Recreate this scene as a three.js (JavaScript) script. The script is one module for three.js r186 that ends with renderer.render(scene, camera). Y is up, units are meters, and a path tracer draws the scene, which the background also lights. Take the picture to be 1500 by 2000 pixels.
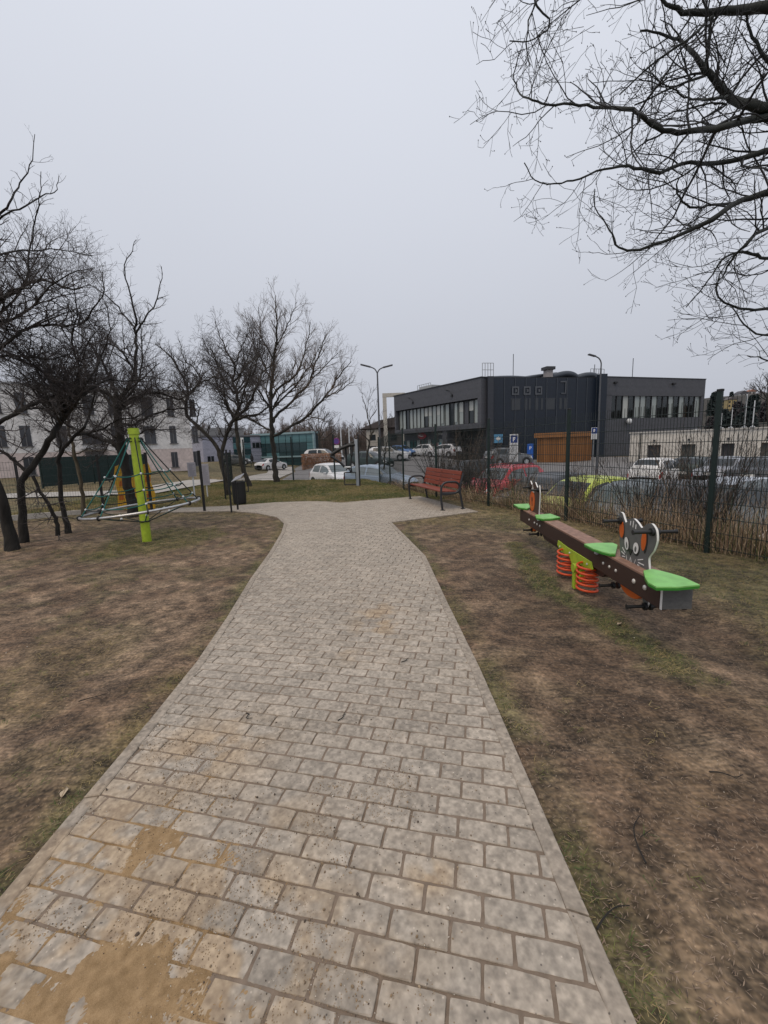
import * as THREE from 'three';
import { MarchingCubes } from 'three/addons/objects/MarchingCubes.js';
import { RoundedBoxGeometry } from 'three/addons/geometries/RoundedBoxGeometry.js';

// ---------------------------------------------------------------- camera, sky, sun, exposure
const FOCAL = 828, EYE = 1.58, PITCH = Math.atan(130 / FOCAL), ROLL = 0.035;
const scene = new THREE.Scene();
const camera = new THREE.PerspectiveCamera(2 * Math.atan(1000 / FOCAL) * 180 / Math.PI, 0.75, 0.05, 900);
camera.position.set(0, EYE, 0);
camera.rotation.set(-PITCH, 0, -ROLL, 'YXZ');
camera.updateMatrixWorld(true);
const renderer = new THREE.WebGLRenderer({ antialias: true });
renderer.setSize(768, 1024);
renderer.toneMapping = THREE.LinearToneMapping;
renderer.toneMappingExposure = 1.05;
renderer.shadowMap.enabled = true;

// seeded random numbers and tileable noise
let seedState = 12345;
const seed = (n) => { seedState = n >>> 0; };
const rnd = () => { seedState = (seedState + 0x6d2b79f5) | 0; let t = Math.imul(seedState ^ (seedState >>> 15), 1 | seedState); t = (t + Math.imul(t ^ (t >>> 7), 61 | t)) ^ t; return ((t ^ (t >>> 14)) >>> 0) / 4294967296; };
const rr = (a, b) => a + (b - a) * rnd();
const hash = (x, y, s) => { let h = Math.imul(x, 374761393) + Math.imul(y, 668265263) + Math.imul(s, 1274126177); h = Math.imul(h ^ (h >>> 13), 1274126177); return ((h ^ (h >>> 16)) >>> 0) / 4294967296; };
const mod = (a, n) => ((a % n) + n) % n;
function vn(x, y, per, s) {                                            // value noise, period per
  const xi = Math.floor(x), yi = Math.floor(y), fx = x - xi, fy = y - yi, u = fx * fx * (3 - 2 * fx), v = fy * fy * (3 - 2 * fy);
  const x0 = mod(xi, per), x1 = mod(xi + 1, per), y0 = mod(yi, per), y1 = mod(yi + 1, per);
  const a = hash(x0, y0, s), b = hash(x1, y0, s), c = hash(x0, y1, s), d = hash(x1, y1, s);
  return a + (b - a) * u + (c - a) * v + (a - b - c + d) * u * v;
}
function fbm(x, y, per, s, oct) { let t = 0, a = 0.5, w = 0; for (let i = 0; i < oct; i++) { t += a * vn(x, y, per, s + i); w += a; a *= 0.5; x *= 2; y *= 2; per *= 2; } return t / w; }
const BIG = 1 << 20;
const ss = (a, b, x) => { const t = Math.min(1, Math.max(0, (x - a) / (b - a))); return t * t * (3 - 2 * t); };
const clamp = (x, a, b) => Math.min(b, Math.max(a, x));
const lerp = (a, b, t) => a + (b - a) * t;

{ // overcast sky: one even grey cloud layer, lighter towards the zenith
  const W = 512, Hh = 256, d = new Float32Array(W * Hh * 4);
  for (let j = 0; j < Hh; j++) for (let i = 0; i < W; i++) {
    const el = (j + 0.5) / Hh * Math.PI - Math.PI / 2, t = Math.max(0, Math.sin(el));
    const c = 0.965 + 0.07 * fbm(i / W * 8, j / Hh * 6, 8, 77, 4);
    const g = (0.455 + 0.36 * Math.pow(t, 0.8)) * c, k = (j * W + i) * 4, w = t * 0.6;
    d[k] = g * lerp(0.965, 0.975, w); d[k + 1] = g * lerp(1.01, 1.012, w); d[k + 2] = g * lerp(1.135, 1.10, w); d[k + 3] = 1;
  }
  const sky = new THREE.DataTexture(d, W, Hh, THREE.RGBAFormat, THREE.FloatType);
  sky.mapping = THREE.EquirectangularReflectionMapping; sky.magFilter = THREE.LinearFilter; sky.needsUpdate = true;
  scene.background = sky; scene.environment = sky;
}
const sun = new THREE.DirectionalLight(0xffe8cc, 1.3);
sun.position.set(-12, 40, 10); sun.target.position.set(0, 0, -10);
sun.castShadow = true; sun.shadow.radius = 70; sun.shadow.mapSize.set(2048, 2048);
Object.assign(sun.shadow.camera, { left: -60, right: 60, top: 60, bottom: -60, near: 1, far: 150 });
scene.add(sun, sun.target);

// ---------------------------------------------------------------- measuring helpers: photo pixel -> point in the place
const V = (x, y, z) => new THREE.Vector3(x, y, z);
const ray = (px, py) => V((px - 750) / FOCAL, (1000 - py) / FOCAL, -1).applyQuaternion(camera.quaternion);
const at = (px, py, depth) => { const d = ray(px, py); return d.multiplyScalar(-depth / d.z).add(camera.position); };
const gp = (px, py, y = 0) => { const d = ray(px, py); return d.multiplyScalar((y - EYE) / d.y).add(camera.position); };

// ---------------------------------------------------------------- mesh builder
const q0 = new THREE.Matrix4();
class MB {
  constructor() { this.p = []; this.n = []; this.u = []; this.i = []; this.c = null; }
  get count() { return this.p.length / 3; }
  quad(a, b, c, d, uv) {
    const e = b.clone().sub(a), f = d.clone().sub(a), n = e.clone().cross(f).normalize(), k = this.count, l = e.length(), m = f.length();
    for (const v of [a, b, c, d]) { this.p.push(v.x, v.y, v.z); this.n.push(n.x, n.y, n.z); }
    this.u.push(...(uv || [0, 0, l, 0, l, m, 0, m])); this.i.push(k, k + 1, k + 2, k, k + 2, k + 3);
    return this;
  }
  box(x, y, z, sx, sy, sz, m) {
    const c = []; for (let i = 0; i < 8; i++) { const v = V(x + (i & 1 ? sx : -sx) / 2, y + (i & 2 ? sy : -sy) / 2, z + (i & 4 ? sz : -sz) / 2); if (m) v.applyMatrix4(m); c.push(v); }
    for (const [a, b, d, e] of [[4, 5, 7, 6], [1, 0, 2, 3], [5, 1, 3, 7], [0, 4, 6, 2], [6, 7, 3, 2], [0, 1, 5, 4]]) this.quad(c[a], c[b], c[d], c[e]);
    return this;
  }
  rbox(x, y, z, sx, sy, sz, r, m) {
    const g = new RoundedBoxGeometry(sx, sy, sz, 1, r), t = new THREE.Matrix4().makeTranslation(x, y, z); if (m) t.premultiply(m);
    return this.add(g, t);
  }
  tube(pts, rad, sides = 6, cap = true) {
    const n = pts.length, r = typeof rad === 'function' ? rad : (t) => rad; let k = this.count; const k0 = k;
    let t = pts[1].clone().sub(pts[0]).normalize(), nrm = Math.abs(t.y) < 0.9 ? V(0, 1, 0) : V(1, 0, 0); nrm.sub(t.clone().multiplyScalar(nrm.dot(t))).normalize();
    let len = 0;
    for (let i = 0; i < n; i++) {
      const tt = (i < n - 1 ? pts[i + 1].clone().sub(pts[i]) : pts[i].clone().sub(pts[i - 1])).normalize();
      const av = i > 0 && i < n - 1 ? tt.clone().add(pts[i].clone().sub(pts[i - 1]).normalize()).normalize() : tt;
      nrm.sub(av.clone().multiplyScalar(nrm.dot(av))).normalize(); const bi = av.clone().cross(nrm), rad1 = r(i / (n - 1));
      if (i) len += pts[i].distanceTo(pts[i - 1]);
      for (let s = 0; s <= sides; s++) { const a = s / sides * 6.28318, cx = Math.cos(a), sy = Math.sin(a), x = nrm.x * cx + bi.x * sy, y = nrm.y * cx + bi.y * sy, z = nrm.z * cx + bi.z * sy; this.p.push(pts[i].x + x * rad1, pts[i].y + y * rad1, pts[i].z + z * rad1); this.n.push(x, y, z); this.u.push(s / sides * Math.max(0.05, rad1 * 6.28), len); }
    }
    for (let i = 0; i < n - 1; i++) for (let s = 0; s < sides; s++) { const a = k + i * (sides + 1) + s, b = a + sides + 1; this.i.push(a, a + 1, b, a + 1, b + 1, b); }
    if (cap && sides > 3) for (const [e, dir] of [[0, -1], [n - 1, 1]]) {
      const d = (e ? pts[n - 1].clone().sub(pts[n - 2]) : pts[0].clone().sub(pts[1])).normalize(), c = this.count; this.p.push(pts[e].x, pts[e].y, pts[e].z); this.n.push(d.x, d.y, d.z); this.u.push(0, 0);
      for (let s = 0; s <= sides; s++) { const o = (k0 + e * (sides + 1) + s) * 3; this.p.push(this.p[o], this.p[o + 1], this.p[o + 2]); this.n.push(d.x, d.y, d.z); this.u.push(s / sides, 0.02); }
      for (let s = 0; s < sides; s++) dir > 0 ? this.i.push(c, c + 1 + s, c + 2 + s) : this.i.push(c, c + 2 + s, c + 1 + s);
    }
    return this;
  }
  prism(pts, z0, z1, m, bevel = 0) {                                   // polygon in xy pushed along z
    const g = new THREE.ExtrudeGeometry(new THREE.Shape(pts.map((p) => new THREE.Vector2(p[0], p[1]))), { depth: z1 - z0 - 2 * bevel, bevelEnabled: bevel > 0, bevelSize: bevel, bevelThickness: bevel, bevelOffset: -bevel, bevelSegments: 1, steps: 1 });
    g.translate(0, 0, z0 + bevel); return this.add(g, m);
  }
  add(g, m) {
    const a = g.attributes, k = this.count, nm = m && new THREE.Matrix3().getNormalMatrix(m), v = V(0, 0, 0);
    for (let j = 0; j < a.position.count; j++) {
      v.fromBufferAttribute(a.position, j); if (m) v.applyMatrix4(m); this.p.push(v.x, v.y, v.z);
      v.fromBufferAttribute(a.normal, j); if (m) v.applyMatrix3(nm).normalize(); this.n.push(v.x, v.y, v.z);
      a.uv ? this.u.push(a.uv.getX(j), a.uv.getY(j)) : this.u.push(0, 0);
    }
    if (g.index) for (const j of g.index.array) this.i.push(k + j); else for (let j = 0; j < a.position.count; j++) this.i.push(k + j);
    return this;
  }
  geometry() {
    const g = new THREE.BufferGeometry();
    g.setAttribute('position', new THREE.Float32BufferAttribute(this.p, 3)); g.setAttribute('normal', new THREE.Float32BufferAttribute(this.n, 3)); g.setAttribute('uv', new THREE.Float32BufferAttribute(this.u, 2));
    if (this.c) g.setAttribute('color', new THREE.Float32BufferAttribute(this.c, 3));
    g.setIndex(this.i); return g;
  }
  to(name, material, parent, data) { return place(name, this.geometry(), material, parent, data); }
}
function place(name, g, material, parent, data) { const m = new THREE.Mesh(g, material); m.name = name; m.castShadow = m.receiveShadow = true; if (data) Object.assign(m.userData, data); if (parent) parent.add(m); return m; }
const taken = {};
const numbered = (n) => { const b = n.replace(/_\d{3}$/, ''); taken[b] = (taken[b] ?? -1) + 1; return taken[b] ? b + '_' + String(taken[b]).padStart(3, '0') : b; };
function thing(name, label, category, pos = [0, 0, 0], turn = 0, group) { const o = new THREE.Group(); o.name = numbered(name); o.position.set(...pos); o.rotation.y = turn; o.userData = { label, category }; if (group) o.userData.group = group; scene.add(o); return o; }
function single(name, g, material, label, category, group, kind) { const o = place(numbered(name), g, material, scene, { label, category }); if (group) o.userData.group = group; if (kind) o.userData.kind = kind; return o; }
function structure(name, g, material, label, category = 'ground') { return place(numbered(name), g, material, scene, { kind: 'structure', label, category }); }
const T = (x, y, z, ry = 0, rx = 0, rz = 0) => new THREE.Matrix4().compose(V(x, y, z), new THREE.Quaternion().setFromEuler(new THREE.Euler(rx, ry, rz, 'YXZ')), V(1, 1, 1));

// ---------------------------------------------------------------- textures and materials
function tex(n, f, srgb = true, h = n) {
  const d = new Uint8Array(n * h * 4);
  for (let j = 0; j < h; j++) for (let i = 0; i < n; i++) { const c = f(i / n, j / h, i, j), k = (j * n + i) * 4; if (typeof c === 'number') d[k] = d[k + 1] = d[k + 2] = clamp(c, 0, 255); else { d[k] = clamp(c[0], 0, 255); d[k + 1] = clamp(c[1], 0, 255); d[k + 2] = clamp(c[2], 0, 255); } d[k + 3] = 255; }
  const t = new THREE.DataTexture(d, n, h); t.wrapS = t.wrapT = THREE.RepeatWrapping; t.magFilter = THREE.LinearFilter; t.minFilter = THREE.LinearMipmapLinearFilter; if (srgb) t.colorSpace = THREE.SRGBColorSpace; t.needsUpdate = true; return t;
}
const rep = (t, a, b = a) => { const c = t.clone(); c.repeat.set(a, b); c.needsUpdate = true; return c; };
const grainT = tex(512, (u, v) => 205 + 50 * fbm(u * 16, v * 16, 16, 3, 5) * 1.0 + 14 * (hash((u * 512) | 0, (v * 512) | 0, 9) - 0.5));
const woodT = tex(512, (u, v) => { const g = fbm(u * 3, v * 40, 3 * 1, 21, 1) * 0.4 + vn(u * 4, v * 64, 4, 22) * 0.0 + fbm(u * 6 + 0.0, v * 48, 6, 23, 3) * 0.6; return 150 + 105 * g; });
const barkT = tex(256, (u, v) => { const g = fbm(u * 24, v * 6, 6, 31, 4); return [120 + 120 * g, 122 + 115 * g, 118 + 112 * g]; });
const barkB = tex(256, (u, v) => 255 * fbm(u * 24, v * 6, 6, 31, 4), false);
const std = (c, r = 0.8, o = {}) => { const m = new THREE.MeshStandardMaterial({ roughness: r, metalness: 0, ...o }); Array.isArray(c) ? m.color.setRGB(...c) : m.color.set(c); return m; };
const grain1 = rep(grainT, 1), grain3 = rep(grainT, 0.35);
const M = {
  limePaint: std([0.44, 0.60, 0.04], 0.42, { map: grain1 }), steel: std([0.62, 0.62, 0.62], 0.38, { metalness: 0.85, map: grain1 }), rope: std([0.012, 0.11, 0.10], 0.85), ropeDark: std([0.015, 0.022, 0.022], 0.85), plasticPale: std([0.55, 0.58, 0.60], 0.5),
  black: std([0.012, 0.013, 0.014], 0.5), charcoal: std([0.03, 0.034, 0.04], 0.5, { map: grain1 }), greenPost: std([0.008, 0.022, 0.02], 0.5), blackPost: std([0.009, 0.010, 0.011], 0.5),
  wire: std([0.008, 0.018, 0.017], 0.55), benchWood: std([0.33, 0.066, 0.028], 0.55, { map: rep(woodT, 1.2, 1.2) }), bark: std([0.085, 0.078, 0.068], 0.95, { map: barkT, bumpMap: barkB, bumpScale: 0.012 }), barkPale: std([0.17, 0.145, 0.105], 0.95, { map: barkT, bumpMap: barkB, bumpScale: 0.01 }),
  barkDark: std([0.04, 0.037, 0.035], 0.95, { map: barkT, bumpMap: barkB, bumpScale: 0.015 }), twig: std([0.055, 0.048, 0.047], 0.9), twigBrown: std([0.11, 0.082, 0.062], 0.9), twigSlate: std([0.028, 0.03, 0.033], 0.85),
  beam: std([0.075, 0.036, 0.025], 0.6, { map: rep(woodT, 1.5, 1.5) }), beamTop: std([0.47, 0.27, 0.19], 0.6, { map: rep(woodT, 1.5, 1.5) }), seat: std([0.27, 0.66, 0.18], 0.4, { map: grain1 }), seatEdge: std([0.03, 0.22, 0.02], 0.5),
  greyPanel: std([0.135, 0.14, 0.14], 0.45, { map: grain1 }), panelEdge: std([0.72, 0.72, 0.70], 0.5), orangePanel: std([0.58, 0.11, 0.012], 0.45), brownPanel: std([0.06, 0.032, 0.022], 0.5), springRed: std([0.62, 0.075, 0.018], 0.38), whitePrint: std([0.75, 0.75, 0.73], 0.5), bolt: std([0.6, 0.58, 0.54], 0.35, { metalness: 0.3 }),
  glass: new THREE.MeshPhysicalMaterial({ color: 0x12181c, roughness: 0.06, metalness: 0, specularIntensity: 1 }), carGlass: std([0.012, 0.016, 0.018], 0.06), tyre: std([0.015, 0.015, 0.016], 0.9), rim: std([0.42, 0.43, 0.45], 0.35, { metalness: 0.7 }), trim: std([0.02, 0.02, 0.022], 0.6), headlamp: std([0.7, 0.72, 0.75], 0.1), tailRed: std([0.42, 0.012, 0.012], 0.2), plate: std([0.75, 0.75, 0.72], 0.5),
  asphalt: std([0.20, 0.195, 0.195], 0.95, { map: grain1 }), pavement: std([0.42, 0.40, 0.37], 0.9, { map: grain3 }), concrete: std([0.45, 0.43, 0.40], 0.9, { map: grain1 }),
};
const wallMat = (c, r = 0.85) => std(c, r, { map: grain3 });

// ---------------------------------------------------------------- the lie of the land
const PATH = [[0.64, 1.5], [0.64, -2.8], [0.61, -3.9], [0.57, -5.9], [0.35, -7.35], [0.15, -8.66], [2.17, -9.65], [1.98, -10.3], [1.12, -12.95], [0.63, -12.75], [-0.44, -12.4], [-1.21, -12.04], [-1.7, -12.45], [-2.3, -12.67], [-3.23, -12.68], [-4.45, -12.22], [-5.92, -12.16], [-9, -12.6], [-9, -11.7], [-4.78, -11.22], [-4.08, -11.16], [-3.24, -10.63], [-2.53, -9.86], [-2.16, -8.99], [-1.98, -7.98], [-1.8, -6.39], [-1.69, -5.1], [-1.54, -3.83], [-1.47, -3.05], [-1.45, -2.3], [-1.45, 1.5]];
function inside(poly, x, z) { let c = false; for (let i = 0, j = poly.length - 1; i < poly.length; j = i++) { const [xi, zi] = poly[i], [xj, zj] = poly[j]; if ((zi > z) !== (zj > z) && x < (xj - xi) * (z - zi) / (zj - zi) + xi) c = !c; } return c; }
function pathDist(x, z) {
  if (x < -9.8 || x > 3 || z < -13.8 || z > 2.5) return 0.8;
  let m = 9; for (let i = 0, j = PATH.length - 1; i < PATH.length; j = i++) { const [ax, az] = PATH[j], [bx, bz] = PATH[i], dx = bx - ax, dz = bz - az, t = clamp(((x - ax) * dx + (z - az) * dz) / (dx * dx + dz * dz), 0, 1); m = Math.min(m, Math.hypot(x - ax - dx * t, z - az - dz * t)); }
  return inside(PATH, x, z) ? -m : m;
}
const fenceOut = (x, z) => Math.max(((x - 4.36) * 9.34 + (z + 5.58) * -3.63) / 10.02, ((x + 0.14) * 0.4 - (z + 19.5) * 0.917));
function land(x, z) {                                                   // height without the small lumps
  const d = fenceOut(x, z), west = ss(-16, -7, x);
  let h = -1.0 * ss(0.3, 2.3, d) * (x > 0 ? 1 : west);
  h += 0.22 * ss(-26, -44, z) * ss(4, 10, x) * ss(0, 3, d);
  h -= 1.1 * ss(-28, -58, z) * (1 - ss(-14, -8, x)) * ss(-26, -16, x);
  h += 1.0 * ss(-30, -52, z) * ss(-10, -5, x) * (1 - ss(6, 11, x)) * (1 - ss(-70, -110, z));
  h += 0.10 * Math.exp(-((x + 3.2) ** 2 / 6 + (z + 18.6) ** 2 / 5));
  const r = Math.hypot(x, z); h += 17 * ss(95, 240, r) * ss(0.38, 0.7, x / Math.max(1, -z)) + 5 * ss(150, 420, r);
  return h;
}
const bumps = (x, z) => (fbm(x * 1.3 + 100, z * 1.3 + 100, BIG, 5, 4) - 0.5) * 0.07 + (fbm(x * 9 + 50, z * 9 + 50, BIG, 15, 2) - 0.5) * 0.022;
// how grassy the play area is: 0 bare soil, 1 turf
function grassy(x, z) {
  const n = fbm(x * 1.1 + 40, z * 1.1 + 40, BIG, 61, 4), n2 = fbm(x * 4 + 9, z * 4 + 9, BIG, 67, 3), sd = pathDist(x, z);
  let g = 0;
  const out = fenceOut(x, z);
  if (z < -12.2 && x > -9 && out < 0.6) g = 0.85;                          // behind the path
  g = Math.max(g, 0.9 * ss(-11.3, -12.3, z) * ss(-4, -6, x));              // west of the fence
  g = Math.max(g, ss(0.5, 0.62, n * 0.6 + n2 * 0.4) * (x < 0 ? 0.34 : 0.12));
  g = Math.max(g, ss(0.42, 0.58, n2 * 0.6 + n * 0.4 + 0.08) * (1 - ss(0.04, 0.26, sd)) * 0.75);
  const lineX = 1.9 + 0.12 * Math.sin(z * 1.7);
  if (z < -2.3 && z > -6.6) g = Math.max(g, (1 - ss(0.05, 0.24, Math.abs(x - lineX) + (n2 - 0.5) * 0.3)) * ss(-2.3, -2.8, z));
  if (x > 2.3) g = Math.max(g, 0.75 * ss(2.35, 3.2, x + (n - 0.5) * 1.5 - 0.15 * (z + 4)) * ss(-1.6, -3.6, z));
  if (x > 0.4 && z < -6.4 && z > -12) g = Math.max(g, 0.6 * ss(-6.4, -8.6, z + (n - 0.5) * 3));
  const sp = Math.hypot(x + 4.37, z + 7.69); g = Math.max(g, (1 - ss(0.5, 1.5, sp + (n - 0.5) * 2)) * 0.9);
  if (x < -3 && z < -8.3) g = Math.max(g, 0.55 * ss(-8.6, -11, z + (n - 0.5) * 3));
  if (out > 0.2) g = Math.max(g, 0.35);
  return clamp(g, 0, 1);
}
{
  const lines = (a, b, step, lo, hi) => { const l = []; for (let v = a; v <= b + 1e-6; v += step) l.push(v); let w = step; for (let v = a; v > lo;) { w *= 1.22; v -= w; l.unshift(v); } w = step; for (let v = b; v < hi;) { w *= 1.22; v += w; l.push(v); } return l; };
  const xs = lines(-10.5, 6.5, 0.065, -420, 420), zs = lines(-21, 1.3, 0.065, -700, 40), nx = xs.length, nz = zs.length;
  const p = new Float32Array(nx * nz * 3), c = new Float32Array(nx * nz * 3), u = new Float32Array(nx * nz * 2), idx = [];
  for (let j = 0; j < nz; j++) for (let i = 0; i < nx; i++) {
    const x = xs[i], z = zs[j], k = j * nx + i, near = x > -12 && x < 9 && z > -24 && z < 3, sd = pathDist(x, z), out = fenceOut(x, z);
    let h = land(x, z) - 0.018; if (near) h += bumps(x, z) * ss(0.0, 0.35, sd) - 0.1 * ss(-0.035, -0.11, sd);
    const worn = Math.exp(-(((x - 2.62) / 0.32) ** 2)) * (1 - ss(-2.2, -0.4, z)) * (z > -7 ? 1 : 0) + Math.exp(-(((x - 1.45) / 0.4) ** 2)) * (z < -2 && z > -6 ? 0.6 : 0); h -= 0.03 * worn;
    p[k * 3] = x; p[k * 3 + 1] = h; p[k * 3 + 2] = z; u[k * 2] = x / 2.4; u[k * 2 + 1] = z / 2.4;
    const g = near ? grassy(x, z) : (z > -60 && out > 0.3 && x > -6 ? 0.35   : 0.8), far = near ? 0 : ss(70, 120, Math.hypot(x, z)), n = fbm(x * 0.7 + 7, z * 0.7 + 3, BIG, 81, 3), n2 = fbm(x * 3 + 7, z * 3 + 3, BIG, 83, 3), dk = clamp((n2 - (x < -1 ? 0.34 : 0.4)) * 2.2, 0, 1);
    // soil: moist dark and dry pale patches; turf: olive and straw patches
    const soil = [lerp(0.185, 0.32, dk), lerp(0.125, 0.235, dk), lerp(0.083, 0.163, dk)], damp = near ? worn * 0.4 : 0;
    const green = ss(0.35, 0.65, n), turf = [lerp(0.20, 0.11, green), lerp(0.165, 0.12, green), lerp(0.07, 0.045, green)];
    for (let q = 0; q < 3; q++) c[k * 3 + q] = lerp(lerp(soil[q] * (1 - damp), turf[q] * (0.8 + 0.4 * n2), g * 0.85), [0.055, 0.05, 0.042][q], far);
  }
  for (let j = 0; j < nz - 1; j++) for (let i = 0; i < nx - 1; i++) { const a = j * nx + i, b = a + nx; idx.push(a, b, a + 1, a + 1, b, b + 1); }
  const g = new THREE.BufferGeometry(); g.setAttribute('position', new THREE.BufferAttribute(p, 3)); g.setAttribute('color', new THREE.BufferAttribute(c, 3)); g.setAttribute('uv', new THREE.BufferAttribute(u, 2)); g.setIndex(idx); g.computeVertexNormals();
  const soilT = tex(1024, (a, b, i, j) => { const n = fbm(a * 24, b * 24, 24, 91, 5), f = fbm(a * 160, b * 160, 160, 95, 2), st = vn(a * 40 + 3 * n, b * 220, 40, 99), s = 90 + 150 * n + 110 * (f - 0.5) + 50 * (st - 0.5) + (hash(i >> 1, j >> 1, 8) > 0.993 ? 60 : 0); return [s, s * 0.99, s * 0.97]; });
  const soilB = tex(512, (a, b) => 255 * (0.6 * fbm(a * 40, b * 40, 40, 191, 4) + 0.4 * fbm(a * 150, b * 150, 150, 192, 2)), false);
  structure('ground', g, std([1.55, 1.55, 1.55], 1, { map: soilT, vertexColors: true, bumpMap: soilB, bumpScale: 0.03 }), 'trampled brown soil with patchy winter grass around the path');
}
function sheet(name, poly, mat, label, dy, step = 1.2) {                // a sheet laid over the land
  const xs = poly.map((p) => p[0]), zs = poly.map((p) => p[1]), mb = new MB(), x0 = Math.min(...xs), x1 = Math.max(...xs), z0 = Math.min(...zs), z1 = Math.max(...zs);
  for (let x = x0; x < x1; x += step) for (let z = z0; z < z1; z += step) {
    const c = clip(poly, [[x, z], [x + step, z], [x + step, z + step], [x, z + step]]); if (c.length < 3) continue;
    const f = THREE.ShapeUtils.triangulateShape(c.map((q) => new THREE.Vector2(q[0], q[1])), []), k = mb.count;
    for (const q of c) { mb.p.push(q[0], land(q[0], q[1]) + dy, q[1]); mb.n.push(0, 1, 0); mb.u.push(q[0], q[1]); }
    for (const t of f) { const [a, b, d] = t.map((n) => c[n]), s = (b[0] - a[0]) * (d[1] - a[1]) - (b[1] - a[1]) * (d[0] - a[0]); s < 0 ? mb.i.push(k + t[0], k + t[1], k + t[2]) : mb.i.push(k + t[0], k + t[2], k + t[1]); }
  }
  return structure(name, mb.geometry(), mat, label, name.replace('_', ' '));
}
function clip(subject, convex) {                                        // Sutherland-Hodgman: subject polygon cut by a convex one
  let out = subject, area = 0; for (let i = 0; i < convex.length; i++) { const a = convex[i], b = convex[(i + 1) % convex.length]; area += a[0] * b[1] - b[0] * a[1]; } const sg = Math.sign(area);
  for (let i = 0; i < convex.length && out.length; i++) {
    const a = convex[i], b = convex[(i + 1) % convex.length], side = (p) => sg * ((b[0] - a[0]) * (p[1] - a[1]) - (b[1] - a[1]) * (p[0] - a[0])), inp = out; out = [];
    for (let j = 0; j < inp.length; j++) { const p = inp[j], q = inp[(j + 1) % inp.length], sp = side(p), sq = side(q); if (sp >= 0) out.push(p); if ((sp >= 0) !== (sq >= 0)) { const t = sp / (sp - sq); out.push([p[0] + (q[0] - p[0]) * t, p[1] + (q[1] - p[1]) * t]); } }
  }
  const r = []; for (const p of out) if (!r.length || Math.hypot(p[0] - r[r.length - 1][0], p[1] - r[r.length - 1][1]) > 1e-4) r.push(p);
  while (r.length > 1 && Math.hypot(r[0][0] - r[r.length - 1][0], r[0][1] - r[r.length - 1][1]) < 1e-4) r.pop(); return r;
}
sheet('parking_lot', [[5.2, -9.5], [8, -5.6], [16, -3], [60, -14], [62, -44], [30, -50], [2, -70], [-2.5, -92], [-16, -92], [-12.4, -60], [-9.0, -44], [-7.8, -30], [-6, -25.2], [0, -24], [3.4, -16]], M.asphalt, 'worn grey asphalt of the car park and road behind the fence', 0.03, 1.5);
sheet('pavement', [[-11.6, -16.6], [-9, -16.4], [-8.2, -26], [-9.2, -44], [-14, -66], [-17.5, -66], [-12, -44], [-10.6, -27], [-11.6, -18.6], [-60, -22.5], [-60, -20.6]], M.pavement, 'pale paved footway crossing the lawn west of the play area', 0.035, 1.2);

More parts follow.
